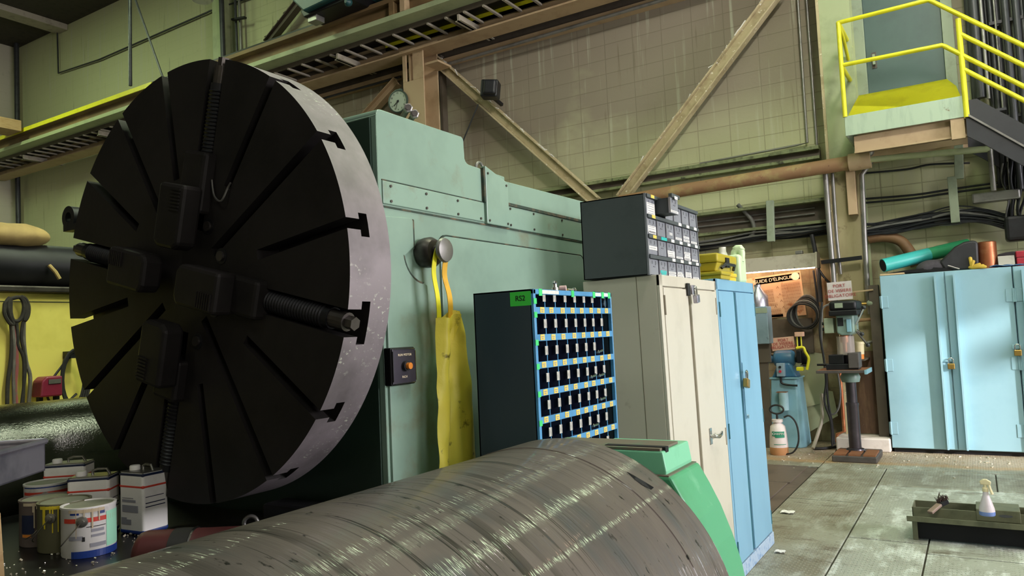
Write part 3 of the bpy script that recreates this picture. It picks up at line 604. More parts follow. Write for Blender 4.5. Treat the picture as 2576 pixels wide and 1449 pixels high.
st = thing('steel_stair', 'black steel stair descending right from the landing', 'stairs', (.06, PY0, 0))
ss = -.90
def stringer(y): 
    x1 = .18-4.14/ss
    return MB().prism([(.06, 4.145), (.18, 4.145), (x1, 0), (x1-.45, 0), (.20, 3.62), (.055, 3.73)], 0 if False else 1, y, y+.035)
stringer(PY0).build('stringer', 'stringer', st); stringer(PY0+.95).build('stringer', 'stringer', st)
MB().bar((.08, PY0-.012, 3.97), (4.0, PY0-.012, 3.97+ss*3.92), .025, .02).build('edge_bead', 'conduit', st)
for k in range(17):
    z = 4.0-k*.235; x = .18+(4.14-z)/(-ss)
    MB().box(x-.16, x+.12, PY0+.035, PY0+.95, z-.03, z).build('tread', 'stringer', st)
def bundle(label, pts, Yp, n, spread, seed, name='cable_bundle'):
    rnd = random.Random(seed); base = [onY(Yp, *q) for q in pts]; t = thing(name, label, 'cables', base[0])
    for k in range(n):
        oz, oy = rnd.uniform(-spread, spread), rnd.uniform(-.05, .05)
        pp = [b + Vector((0, oy+rnd.uniform(-.02, .02), oz*(.6+.8*rnd.random())+rnd.uniform(-.02, .02))) for b in base]
        MB().tube(smooth_path(pp, 5), rnd.uniform(.008, .017), 6).build('cable', rnd.choice(['cable', 'cable', 'cable', 'cableg']), t, smooth=True)
    return t
# ------------------------------------------------------------------ vertical conduits, right
rnd = random.Random(3)
specs = [(2447, .045, 'conduitdk'), (2460, .06, 'conduitdk'), (2478, .02, 'conduit'), (2490, .03, 'conduitdk'), (2501, .035, 'conduitdk'), (2511, .012, 'conduit'), (2517, .045, 'conduitdk'), (2530, .02, 'conduit'), (2537, .04, 'conduitdk'), (2549, .03, 'conduit'), (2556, .025, 'conduit'), (2564, .04, 'conduitdk'), (2573, .02, 'conduit'), (2581, .05, 'conduitdk'), (2592, .04, 'conduitdk'), (2606, .03, 'conduit')]
for i, (px, r, mt) in enumerate(specs):
    x = onY(11.08, px-8, 60).x
    zend = 4.35 if i < 3 else 3.2
    side = 'in the cluster on the wall behind the yellow stair rail'
    tag(MB().cyl((x, 11.13-r-.085*(i % 3), zend+rnd.uniform(-.1, .1)), (x, 11.13-r-.085*(i % 3), 9.5), r, seg=10).build('riser_conduit', mt, smooth=True), 'vertical conduit ' + side, 'conduit', 'vertical conduits behind the stair rail')
for py in (60, 300):
    p = onY(10.98, 2500, py); tag(MB().box(p.x-.05, p.x+1.0, 10.94, 10.97, p.z-.02, p.z+.02).build('conduit_strap', 'black'), 'dark strap across the vertical conduits, %s one' % ('upper' if py == 60 else 'lower'), 'strap')
# junction mass where the conduits end
p = onY(10.85, 2560, 575)
tag(MB().cbox(p, .26, .26, .30).build('junction_box', 'blackplastic', bevel=.04), 'black junction box at the foot of the conduits above the blue cabinet', 'box')
bundle('tangle of thick black cables hanging from the conduits at the right edge', [(2550, 400), (2545, 450), (2553, 490), (2548, 540), (2562, 590)], 10.95, 12, .02, 9)
for o_ in [o for o in bpy.data.objects if o.name.startswith('cable') and o.parent and o.parent.name == 'cable_bundle']:
    dx = random.Random(o_.name).uniform(-.09, .10)
    for v_ in o_.data.vertices: v_.co.x += dx*(1+.3*math.sin(v_.co.z*7+dx*40))
p = onY(10.95, 2505, 495); tag(MB().cbox(p, .5, .16, .12).build('conduit_box', 'conduit', bevel=.02), 'small grey conduit fitting below the black stair', 'fitting')
# ------------------------------------------------------------------ cable bundles and brackets
bundle('bundle of black cables along the wall above the yellow tool boxes', [(1720, 622), (1800, 612), (1900, 596), (2000, 585), (2090, 572)], 11.05, 18, .085, 5)
bundle('sagging bundle of black cables along the wall below the landing', [(2178, 582), (2250, 572), (2330, 556), (2400, 545), (2470, 548), (2545, 562)], 11.0, 24, .095, 6)
for (a_, b_), l in ((((1937, 505), (1940, 608)), 'short vertical steel bracket holding the left cable bundle'), (((2394, 445), (2404, 560)), 'vertical steel bracket holding the right cable bundle'), (((2411, 350), (2413, 450)), 'grey hanger under the right end of the landing')):
    p, q = onY(10.9, *a_), onY(10.9, *b_); tag(MB().bar(p, q, .10, .07, (0, 1, 0)).build('cable_bracket', 'frame', bevel=.006), l, 'bracket')
pxrod('wall_conduit', 'inner of two thin corner-turning conduits left of the green column', 'conduit', 11.14, [(2003, -60), (2007, 0), (2031, 359), (2005, 365), (1760, 412)], .016, 'conduit')
pxrod('wall_conduit', 'outer of two thin corner-turning conduits left of the green column', 'conduit', 11.14, [(2025, -60), (2029, 0), (2056, 374), (2030, 380), (1760, 430)], .016, 'conduit')
pxrod('wall_cable', 'upper thin black cable stretched along the wall above the blue cabinets', 'cable', 11.12, [(2178, 500), (2300, 490), (2400, 475), (2540, 455)], .014, 'cable')
pxrod('wall_cable', 'lower thin black cable stretched along the wall above the blue cabinets', 'cable', 11.12, [(2178, 510), (2300, 499), (2400, 484), (2540, 466)], .014, 'cable')
pxrod('wall_cable', 'drooping thin cable just under the landing', 'cable', 11.12, [(2170, 436), (2280, 426), (2340, 414), (2440, 410)], .014, 'cable')
pxrod('flex_conduit', 'short flexible grey conduit dropping to the left cable bundle', 'conduit', 11.05, [(1856, 515), (1875, 535), (1893, 558), (1896, 585), (1880, 602)], .03, 'cableg')
pxrod('vertical_conduit', 'vertical conduit just left of the green column by the drill', 'conduit', 10.72, [(2075, 420), (2085, 560), (2096, 690), (2103, 780)], .035, 'conduit')
pxrod('vertical_conduit', 'long pale conduit down the right edge of the green column', 'conduit', 10.72, [(2195, 402), (2168, 440), (2175, 600), (2183, 740), (2190, 790)], .032, 'conduit')
pxrod('vertical_conduit', 'slim conduit on the left edge of the green column', 'conduit', 10.74, [(2094, 430), (2105, 600), (2115, 690)], .02, 'conduit')
tag(MB().bar(onY(10.66, 2066, 660), onY(10.66, 2168, 648), .06, .05).build('strut_channel', 'black'), 'black strut channel crossing the green column above the sign', 'bracket')
pxrod('brown_hose', 'curved brown hose arching on the wall behind the blue cabinet', 'hose', 11.05, [(2185, 600), (2225, 596), (2265, 606), (2290, 636), (2305, 668)], .07, 'brownhose')
# speaker on the brace
p = onY(10.6, 1234, 226)
t = thing('wall_speaker', 'black box speaker fixed on the diagonal brace', 'speaker', p)
q = Quaternion((0, 0, 1), .35).to_matrix() @ Quaternion((0, 1, 0), .12).to_matrix()
MB().cbox(p, .30, .26, .30, q).build('cabinet', 'blackplastic', t, bevel=.03)
MB().cbox(p+q @ Vector((.03, -.16, .0)), .22, .10, .25, q).build('driver_guard', 'blackplastic', t, bevel=.04, seg=3)
MB().bar(p+Vector((-.02, .1, -.1)), p+Vector((0, .35, -.18)), .05, .05).build('mount', 'black', t)
pxrod('speaker_wire', 'thin black wire from the speaker down to the headstock', 'wire', 10.3, [(1203, 262), (1170, 342), (1090, 536), (900, 1000)], .012, 'cable')
# ================================================================== GREEN HEADSTOCK
HX, HB = -2.15, -3.72
t = thing('lathe_headstock', 'big sage green lathe headstock behind the round faceplate', 'lathe', (-2.9, 3.4, 0))
yz = lambda px, py: (onX(HX, px, py).y, onX(HX, px, py).z)
zT, zS, zR = 2.688, 2.556, 2.522
y0 = 2.43; ystep = 3.085; ycl, ycr = yz(1213, 425)[0], yz(1270, 460)[0]; yend = yz(1483, 510)[0]
out = [(y0, 0), (y0, zT-.03)] + arc((y0+.03, zT-.03), .03, 180, 90, 4) + [(ystep-.02, zT)] + arc((ystep-.02, zT-.02), .02, 90, 0, 3) + [(ystep, zS+.04)] + arc((ystep+.04, zS+.04), .04, 180, 270, 4) + [(ycr, zS-.01), (ycr, zR), (yend, zR+.012), (yend+.03, 2.1), (yend+.03, 0)]
MB().prism(out, 0, HB, HX).build('casing', 'sage', t, bevel=.022, seg=3, smooth=True)
def plate_(name, poly, th, mat='sage2', x=HX): return MB().prism(poly, 0, x-.01, x+th).build(name, mat, t, bevel=.004, smooth=False)
zl2 = lambda y: 2.262
plate_('cover_strip', [(y0+.02, 2.27), (ycl-.006, 2.27), (ycl-.006, 2.372), (y0+.02, 2.372)], .007)
plate_('top_cover', [(ycl, 2.262), (ycr, 2.262), (ycr, 2.508), (ycl, zS+.012)], .020)
plate_('cover_strip', [(ycr+.006, 2.262), (yend, 2.262), (yend, 2.385), (ycr+.006, 2.385)], .007)
MB().box(HX-.02, HX+.012, ycr+.005, yend+.002, 2.386, 2.402).build('drip_edge', 'seam', t)
MB().box(HX-.01, HX+.004, y0+.02, yend, 2.254, 2.262).build('joint_line', 'seam', t)
MB().box(HX-.01, HX+.004, y0+.02, ycl, 2.372, 2.378).build('joint_line', 'seam', t)
MB().box(HX-.01, HX+.017, ycl-.014, ycl-.002, 2.375, zS).build('joint_line', 'seam', t)
def rpanel(name, ya, yb, za, zb, rad=.05, th=.012):
    return rad and plate_(name, arc((yb-rad, zb-rad), rad, 0, 90, 5) + arc((ya+rad, zb-rad), rad, 90, 180, 5) + [(ya, za), (yb, za)], th)
yk, zk = 2.71, 2.073
# left raised panel swings round the knob, right raised panel
pa = yz(978, 546); pb = yz(1034, 556)
lp = [(y0+.015, .3), (y0+.015, pa[1]), (pb[0]-.01, pb[1]+.012), (pb[0], pb[1]), (pb[0], zk+.02)] + [(yk+.135*math.cos(R(a)), zk+.135*math.sin(R(a))) for a in range(190, 260, 14)] + [(yk+.02, zk-.15), (yk+.06, .3)]
plate_('raised_panel', lp, .012, 'sage')
plate_('panel_edge', [(pb[0], zk+.02), (pb[0]+.012, zk+.02), (pb[0]+.012, pb[1]+.008), (pb[0], pb[1]+.008)], .010, 'seam')
plate_('panel_edge', [(yk+r_*math.cos(R(a)), zk+r_*math.sin(R(a))) for r_, rng in ((.148, range(185, 275, 10)), (.136, range(270, 180, -10))) for a in rng], .013, 'seam')
qa, qb = yz(1102, 574), yz(1463, 628)
rpanel('raised_panel', qa[0], qb[0], .3, 2.165)
rp = arc((qb[0]-.05, 2.165-.05), .057, 0, 90, 5) + arc((qa[0]+.05, 2.165-.05), .057, 90, 180, 5)
rp2 = arc((qb[0]-.05, 2.165-.05), .049, 0, 90, 5) + arc((qa[0]+.05, 2.165-.05), .049, 90, 180, 5)
plate_('panel_edge', rp + rp2[::-1], .013, 'seam')
for y, z in [(2.50, 2.352), (2.75, 2.352), (3.0, 2.352), (2.5, 2.285), (2.75, 2.285), (3.0, 2.285), (3.2, 2.285), (ycl+.02, 2.53), (ycr-.02, 2.49), (ycl+.02, 2.28), (ycr-.02, 2.28), (ycr+.03, 2.37), (3.75, 2.37), (4.1, 2.37), (ycr+.03, 2.28), (3.75, 2.28), (4.1, 2.28), (4.4, 2.28)]:
    MB().cyl((HX+.002, y, z), (HX+.012 if not ycl < y < ycr else HX+.024, y, z), .0065, seg=10).build('cover_bolt', 'steel', t)
MB().tube([(HX-.05, ycl+.05+.035*math.cos(R(a)), zS+.008+.04*math.sin(R(a))) for a in range(0, 181, 20)], .008).build('lifting_ring', 'grey', t, smooth=True)
# selector knob
MB().lathe([(.066, 0), (.070, .02), (.070, .05), (.058, .07), (.030, .075), (.028, .135)], (HX+.01, yk, zk-.003), (1, 0, 0), 32).build('knob_hub', 'steel', t, smooth=True)
MB().lathe([(.028, 0), (.054, .006), (.057, .016), (.052, .026), (.03, .031), (0.001, .032)], (HX+.115, yk, zk), (1, 0, 0), 32, cap=False).build('knob_flange', 'grey', t, smooth=True)
# inching push-button box
cb = [onX(HX+.045, *q) for q in ((986, 880), (1042, 874), (1045, 960), (990, 969))]
by0, by1, bz0, bz1 = cb[0].y, cb[1].y+.004, (cb[2].z+cb[3].z)/2, (cb[0].z+cb[1].z)/2
bx = MB().box(HX, HX+.040, by0-.004, by1+.004, bz0-.006, bz1+.006).build('push_button_box', 'black', t, bevel=.006)
MB().box(HX+.040, HX+.046, by0, by1, bz0, bz1).build('face_plate', M('plate_plum', '#3A3640', '#302C36', rough=.35), bx, bevel=.002)
bm_ = MB()
for (a, b) in ((by0, by0+.003), (by1-.003, by1)): bm_.box(HX+.045, HX+.049, a, b, bz0+.01, bz1-.01)
for (a, b) in ((bz0, bz0+.003), (bz1-.003, bz1)): bm_.box(HX+.045, HX+.049, by0+.01, by1-.01, a, b)
bm_.build('plate_edge', 'chrome', bx)
bc = (by0+by1)/2+.004; bzc = (bz0+bz1)/2
MB().cyl((HX+.045, bc, bzc), (HX+.062, bc, bzc), .022).build('button_collar', 'blackplastic', bx, smooth=True)
MB().cyl((HX+.062, bc, bzc), (HX+.078, bc, bzc), .014).build('push_button', 'orange', bx, smooth=True)
text('lettering', 'RUN MOTOR', .014, frame_mx((HX+.047, bc, bz1-.027), (0, 1, 0), (0, 0, 1)), 'cream', bx, spacing=1.1)
text('lettering', 'INCH', .014, frame_mx((HX+.047, bc-.005, bz0+.028), (0, 1, 0), (0, 0, 1)), 'cream', bx)
MB().box(HB+.02, HX-.03, y0-.012, y0+.004, .0, zT-.04).build('front_panel', 'darkgreen', t)  # dark sheet giving the front face its shade by colour
MB().cyl((HX-.01, 4.46, 1.90), (HX+.16, 4.46, 1.90), .10, .09).build('end_hub', 'black', t, smooth=True)
MB().lathe([(.40, 0), (.42, .02), (.42, .16)], (-2.866, 2.23, 1.975), (0, 1, 0), 32).build('spindle_nose', 'black', t, smooth=True)

# ================================================================== FACEPLATE
FX, FZ, FY, FR = -2.864, 1.975, 2.0, .945
fp = thing('lathe_faceplate', 'huge round black slotted faceplate with four chuck jaws', 'faceplate', (FX, FY, FZ))
def slotted(r, slots, seg=14):
    """outline of a disc with radial slots cut in from the rim; slots = (angle deg, half width, inner radius)"""
    slots = sorted(slots); pts = []; n = len(slots)
    for i, (a, hw, ri) in enumerate(slots):
        a_ = R(a); da = math.asin(hw/r); u = (math.cos(a_), math.sin(a_)); v = (-u[1], u[0])
        for rr_, s in ((math.sqrt(r*r-hw*hw), -1), (ri, -1), (ri, 1), (math.sqrt(r*r-hw*hw), 1)):
            pts.append((FX+u[0]*rr_+v[0]*s*hw, FZ+u[1]*rr_+v[1]*s*hw))
        nxt = slots[(i+1) % n]; a0 = a_+da; a1 = R(nxt[0])+(2*PI if i == n-1 else 0)-math.asin(nxt[1]/r)
        for k in range(1, seg): aa = a0+(a1-a0)*k/seg; pts.append((FX+r*math.cos(aa), FZ+r*math.sin(aa)))
    return pts
sl1, sl2 = [], []
for k in range(16):
    a = 76-22.5*k
    jaw = k % 4 == 0; lng = k % 4 == 2
    ri = .20 if lng else (.22 if jaw else .45)
    sl1.append((a % 360, .052 if jaw else .021, ri)); sl2.append((a % 360, .082 if jaw else .046, ri))
m = MB()
m.prism(slotted(FR, sl1), 1, FY, FY+.07); m.prism(slotted(FR, sl2), 1, FY+.07, FY+.115)
m.prism([(FX+FR*math.cos(2*PI*k/160), FZ+FR*math.sin(2*PI*k/160)) for k in range(160)], 1, FY+.115, FY+.225)
disc = m.build('disc', 'iron', fp, smooth=True, angle=30)
disc.data.materials.append(MAT['rim'])
for p in disc.data.polygons:
    c = p.center; rad = math.hypot(c.x-FX, c.z-FZ)
    if abs(p.normal.y) < .3 and rad > FR-.004: p.material_index = 1
# jaws sliding in the four wide slots
def P2(a, r, w=0.): return FX+math.cos(a)*r-math.sin(a)*w, FZ+math.sin(a)*r+math.cos(a)*w
for k, (r0_, r1_) in enumerate(((.13, .55), (.10, .50), (.18, .52), (.12, .46))):
    a = R(76-90*k)
    j = MB()
    q = Matrix.Translation((FX, FY, FZ)) @ Matrix.Rotation(-a, 4, 'Y')
    j.box(r0_+.16, r1_, -.050, .11, -.078, .078, q)                      # slide body
    j.prism([(r0_+.02, -.085), (r0_, -.05), (r0_, .05), (r0_+.02, .085), (r0_+.27, .085), (r0_+.27, -.085)], 1, -.135, -.04)
    vs = j.bm.verts[8:]; bmesh.ops.transform(j.bm, matrix=q, verts=vs)
    jo = j.build('chuck_jaw', 'iron', fp, bevel=.016, seg=2)
    te = MB()
    for i in range(7): te.box(r0_+.16+i*.014, r0_+.167+i*.014, -.142, -.13, -.070, -.005, q)
    te.build('jaw_teeth', 'iron', jo)
    s = MB(); s.cyl((r1_-.02, .035, 0), (FR-.10, .035, 0), .042, seg=20); bmesh.ops.transform(s.bm, matrix=q, verts=s.bm.verts[:])
    n0 = len(s.bm.verts)
    sc = s.build('jaw_screw', 'black', fp, smooth=True)
    th = MB()
    for i in range(int((FR-.12-r1_)/.016)): th.lathe([(.042, 0), (.047, .005), (.042, .010)], (r1_+i*.016, .035, 0), (1, 0, 0), 18, cap=False)
    bmesh.ops.transform(th.bm, matrix=q, verts=th.bm.verts[:]); th.build('thread', 'black', sc, smooth=True)
    hx = MB(); hx.cyl((FR-.10, .035, 0), (FR-.025, .035, 0), .036, seg=16); hx.cyl((FR-.025, .035, 0), (FR+.012, .035, 0), .026, seg=6)
    bmesh.ops.transform(hx.bm, matrix=q, verts=hx.bm.verts[:]); hx.build('square_end', 'steel', sc)
for a, r in ((20, .24), (-38, .22), (-78, .27), (56, .26), (118, .34), (158, .26)):
    x, z = P2(R(a), r); MB().cyl((x, FY-.003, z), (x, FY+.01, z), .034, seg=18).build('bolt_recess', 'black', fp)
    MB().cyl((x, FY-.012, z), (x, FY, z), .021, seg=16).build('bolt', 'steel', fp, smooth=True)
x, z = P2(R(50), .40)
MB().tube(smooth_path([(x-.07, FY-.01, z+.10), (x-.05, FY-.015, z+.03), (x, FY-.02, z), (x+.03, FY-.01, z+.05), (x+.05, FY-.01, z+.07)]), .004, 5).build('wire_curl', 'grey', fp, smooth=True)
# lifting lug on the far rim
p = onY(FY+.20, 183, 548); m = MB()
m.lathe([(.028, 0), (.062, 0), (.062, .05), (.028, .05), (.028, 0)], (p.x, p.y-.025, p.z), (0, 1, 0), 24, cap=False); m.box(p.x-.04, p.x+.16, FY+.17, FY+.22, p.z-.075, p.z-.04)
m.build('lifting_eye', 'black', fp, smooth=True)

# ================================================================== LATHE BED
BZ = .90
lb = thing('lathe_bed', 'dark iron lathe bed under the faceplate littered with swarf', 'lathe bed', (-3.2, 1.4, 0))
MB().box(-4.12, -1.98, -1.5, 2.40, .62, BZ).build('way', 'bed', lb, bevel=.01)
MB().box(-4.0, -2.1, -1.5, 2.40, 0, .62).build('base', 'bed', lb)
a = onZ(BZ+.06, 640, 1245); MB().box(-2.75, -2.2, 2.26, 2.40, BZ, .985).build('bed_end_block', 'black', lb, bevel=.02)
ch = MB(); rnd = random.Random(11)
for k in range(420):
    if k < 230: x, y = rnd.gauss(-2.98, .12), rnd.gauss(1.93, .045)
    elif k < 330: x, y = rnd.uniform(-3.2, -2.2), rnd.uniform(1.0, 2.1)
    else: x, y = rnd.uniform(-3.4, -2.5), rnd.uniform(.9, 1.7)
    if not -4.1 < x < -2.0 or y > 1.98: continue
    s = rnd.choice([.003, .004, .006, .009]); ch.cbox((x, y, BZ+s*.55), s*1.2, s*.8, s*.6, Quaternion((rnd.random(), rnd.random(), rnd.random()), rnd.random()*3).to_matrix())
tag(ch.build('metal_chips', 'chips'), 'pale metal chips scattered on the dark lathe bed', 'chips', kind='stuff')

# ================================================================== APRON ON THE KNOB
AX = HX+.10
ap = thing('work_apron', 'yellow vinyl apron hung by its straps on the headstock knob', 'apron', (AX, 2.75, 1.1))
L_ = [(1096, 800), (1095, 900), (1094, 1000), (1095, 1100), (1096, 1200), (1097, 1330)]
R_ = [(1143, 785), (1157, 850), (1168, 930), (1176, 1020), (1182, 1110), (1187, 1200), (1192, 1330)]
def lerp_path(pp, t_):
    f = t_*(len(pp)-1); i = min(int(f), len(pp)-2); k = f-i; return pp[i][0]*(1-k)+pp[i+1][0]*k, pp[i][1]*(1-k)+pp[i+1][1]*k
def apron_pt(u, v):
    l, r = lerp_path(L_, v), lerp_path(R_, v)
    px, py = l[0]*(1-u)+r[0]*u, l[1]*(1-u)+r[1]*u
    if v < .12: py += (18*math.exp(-((u-.45)/.2)**2)-8*math.exp(-((u-.8)/.15)**2))*(1-v/.12)
    p = onX(AX, px, py)
    fold = .034*math.sin(u*7.5+1.2*v)*(1-.35*v) - .032*math.exp(-((u-.55+.25*v)/.09)**2)*(1-.5*v) + .010*noise.noise(Vector((u*5, v*9, 1.3)))
    p.x += fold + .02*math.sin(u*PI); return p
MB().grid(apron_pt, 28, 40, .003).build('bib', 'apron', ap, smooth=True)
MB().grid(lambda u, v: apron_pt(.45+.5*u*(1-.6*v), .02+.20*v)+Vector((.018-.02*v+.012*math.sin(u*6), 0, 0)), 12, 12, .003).build('folded_flap', 'apron', ap, smooth=True)
def strap(pts, w):
    pp = smooth_path(pts, 6)
    return MB().grid(lambda u, v: pp[min(int(round(v*(len(pp)-1))), len(pp)-1)] + Vector((.006*math.sin(v*9), (u-.5)*w, 0)), 2, len(pp)-1, .003)
kn = Vector((HX+.10, yk, zk+.031))
s1 = [kn+Vector((0, .006, 0)), kn+Vector((.0, -.024, -.03)), onX(AX+.005, 1093, 680), onX(AX+.005, 1098, 740), onX(AX, 1102, 806)]
s2 = [kn+Vector((.012, 0, 0)), kn+Vector((.012, .028, -.04)), onX(AX+.005, 1120, 690), onX(AX+.005, 1128, 740), onX(AX, 1131, 800)]
strap(s1, .030).build('strap', 'yellow', ap, smooth=True); strap(s2, .036).build('strap', 'strap', ap, smooth=True)

# ================================================================== ON TOP OF THE HEADSTOCK
ccen = CLOCK.copy(); rc = .195
ck = thing('wall_clock', 'round grey-green clock hung on the tan column above the headstock', 'clock', ccen)
nrm = Vector((.10, -1, -.06)).normalized(); rt = nrm.cross(Vector((0, 0, 1))) * -1; rt.normalize(); upv = rt.cross(nrm) * -1
if upv.z < 0: upv = -upv
MB().lathe([(rc*1.0, -.10), (rc*1.06, -.08), (rc*1.06, .010), (rc*.98, .016), (rc*.95, -.004)], ccen, nrm, 48).build('case', 'clockrim', ck, smooth=True)
MB().lathe([(rc*.95, -.010), (rc*.95, .0)], ccen, nrm, 48).build('dial', 'clockface', ck)
for hno in range(1, 13):
    a = R(90-30*hno); pos = ccen + (rt*math.cos(a)+upv*math.sin(a))*rc*.77 + nrm*.003
    text('numeral', str(hno), rc*.22, frame_mx(pos, rt, upv), 'ink', ck)
for a, l, w in ((R(-142), .62, .016), (R(-112), .80, .008)):
    d_ = rt*math.cos(a)+upv*math.sin(a); MB().bar(ccen+nrm*.006-d_*rc*.15, ccen+nrm*.006+d_*rc*l, w, .003, nrm).build('hand', 'ink', ck)
MB().lathe([(.022, 0), (.022, .008)], ccen+nrm*.003, nrm, 16).build('hand_hub', 'ink', ck)
MB().cbox(ccen+Vector((.0, .05, rc*1.05)), .15, .10, .05).build('top_lug', 'clockrim', ck, bevel=.006)
for (px, py), lab, zz in (((1025, 272), 'left of two large steel bolts lying beside the clock', .055), ((1041, 287), 'right of two large steel bolts lying beside the clock', .026)):
    c = onX(HX-.035, px, py); c.z = max(zT+.022, c.z-.004)
    b = thing('large_bolt', lab, 'bolt', c); dr = Vector((.75, -.62, .02)).normalized()
    MB().lathe([(.019, 0), (.022, .003), (.022, .02), (.0155, .022)], c, dr, 6).build('nut', 'grey', b)
    MB().cyl(c-dr*.11, c+dr*.027, .0140, seg=18).build('shank', 'steel', b, smooth=True)

# ================================================================== BIG ROLL IN FRONT, GREEN REST
RX, RZ, RR = -1.0686, .8696, .4928
rl_ = thing('steel_roll', 'big turned steel roll lying across the foreground', 'roll', (RX, .8, RZ-RR))
MB().lathe([(.20, -.55), (.20, -.42), (RR-.02, -.42), (RR, -.40), (RR, 1.80), (RR+.0025, 1.802), (RR+.0025, 1.985), (RR-.006, 2.0), (.2, 2.0), (.2, 2.02)], (RX, 0, RZ), (0, 1, 0), 160).build('barrel', 'roll', rl_, smooth=True, angle=25)
sp = []
for px, py in ((1576, 1186), (1584, 1190), (1600, 1199), (1622, 1212), (1645, 1226), (1638, 1232), (1614, 1220), (1596, 1206)):
    d = ray(px, py); o = CAM-Vector((RX, 0, RZ)); A_ = d.x**2+d.z**2; B_ = 2*(o.x*d.x+o.z*d.z); C_ = o.x**2+o.z**2-(RR+.003)**2
    sp.append(CAM + d*((-B_-math.sqrt(B_*B_-4*A_*C_))/(2*A_)))
m = MB(); f = m.bm.faces.new([m.bm.verts.new(p) for p in sp]); bmesh.ops.solidify(m.bm, geom=[f], thickness=.004)
m.build('slot', 'slot', rl_)
for y, l in ((-.1, 'near'), (1.55, 'far')):
    b = MB(); b.prism([(RX-.40, 0), (RX+.40, 0), (RX+.40, RZ-.30)] + [(RX+(RR+.004)*math.cos(R(a)), RZ+(RR+.004)*math.sin(R(a))) for a in range(-40, -141, -10)] + [(RX-.40, RZ-.30)], 1, y-.12, y+.12)
    tag(b.build('roll_cradle', 'wood', bevel=.01), 'wooden cradle under the steel roll, %s one' % l, 'cradle')
gs = thing('steady_rest', 'green cast iron steady rest behind the end of the roll', 'machine rest', (RX, 2.2, 0))
arcp = [(-.778, 1.250), (-.745, 1.190), (-.715, 1.128), (-.683, 1.040), (-.660, .955), (-.648, .876), (-.66, .70), (-.70, .5), (-.72, 0)]
poly = [(-.862, 1.252)] + arcp + [(-1.45, 0), (-1.5, .6), (-1.46, 1.0), (-1.30, 1.2)]
MB().prism(poly, 1, 2.08, 2.34).build('body', 'green', gs, bevel=.008)
MB().prism([(-1.06, 1.20), (-.80, 1.20), (-.797, 1.262), (-.806, 1.318), (-1.06, 1.318)], 1, 2.10, 2.33).build('pad', 'greenlip', gs, bevel=.004)
MB().prism([(-1.20, 1.319), (-.815, 1.319), (-.815, 1.326), (-1.20, 1.326)], 1, 2.105, 2.26).build('top_plate', 'dusty', gs)
MB().box(-1.0, -.805, 2.125, 2.150, 1.30, 1.328).build('key_slot', 'slot', gs)
MB().box(-.865, -.785, 2.085, 2.335, 1.249, 1.253).build('oily_ledge', 'dusty', gs)

# ================================================================== CANS ON THE BED
def ang_lab(mb, c, r, a0, a1, z0, z1, off=.0012, n=10):
    for i in range(n):
        A0, A1 = R(a0+(a1-a0)*i/n), R(a0+(a1-a0)*(i+1)/n); rr_ = r+off
        v = [mb.bm.verts.new((c[0]+rr_*math.cos(a), c[1]+rr_*math.sin(a), z)) for a, z in ((A0, z0), (A1, z0), (A1, z1), (A0, z1))]; mb.bm.faces.new(v)
    return mb
def round_can(name, label, c, r, h, body, top, drip=None, label_spec=None, ear_a=-60, group='round paint cans on the lathe bed'):
    t = thing(name, label, 'can', (c[0], c[1], BZ), group)
    z0 = c[2]
    MB().lathe([(r*.98, 0), (r, .004), (r, h-.012), (r*1.03, h-.008), (r*1.03, h), (r*.94, h), (r*.92, h-.010)], (c[0], c[1], z0), seg=40).build('body', body, t, smooth=True)
    MB().lathe([(r*.92, h-.010), (r*.90, h-.004), (r*.6, h-.005), (.001, h-.006)], (c[0], c[1], z0), seg=40, cap=False).build('lid', top, t, smooth=True)
    e = R(ear_a); ec = Vector((c[0]+r*math.cos(e), c[1]+r*math.sin(e), z0+h*.72)); en = Vector((math.cos(e), math.sin(e), 0))
    MB().lathe([(.022, -.003), (.020, .005), (.011, .007), (.010, .012), (.001, .013)], ec, en, 20).build('ear', 'canmet', t, smooth=True)
    tg = Vector((-en.y, en.x, 0))
    MB().tube(smooth_path([ec+en*.012, ec+en*.014-tg*.03-Vector((0, 0, .035)), ec+en*.010-tg*.065-Vector((0, 0, .075)), ec-tg*.085-en*.03-Vector((0, 0, .095))]), .0022, 6).build('handle', 'canmet', t, smooth=True)
    for nm, a0, a1, f0, f1, mt in (label_spec or []):
        ang_lab(MB(), c, r, a0, a1, z0+f0*h, z0+f1*h, .0015 if mt not in ('canwhite',) else .001, 20).build(nm, mt, t)
    if drip:
        rnd = random.Random(hash(label) % 1000 if False else len(label)); m = MB()
        for k in range(drip[1]):
            a = rnd.uniform(drip[2], drip[3]); l = rnd.uniform(.15, .6); w = rnd.uniform(1.5, 4)
            ang_lab(m, c, r, a, a+w, z0+h*(1-l), z0+h*.97, .0035, 2)
        ang_lab(m, c, r, drip[2]-8, drip[3]+8, z0+h*.90, z0+h*.965, .003, 12)
        m.build('paint_drips', drip[0], t)
    return t
cz0 = BZ+.001
def at_bed(px, py): p = onZ(BZ, px, py); return (p.x, p.y, cz0)
camang = lambda c: math.degrees(math.atan2(-c[1], -c[0]))
def at_d(px, d):
    r_ = ray(px, 880); r_.z = 0; q_ = Vector((0, 0, 0)) + r_*(d/1.0); return (q_.x, q_.y, cz0)
c = at_bed(220, 1402); c = (c[0]-.05-.018, c[1]+.072-.028, cz0); v = camang(c)
r0_ = .0955
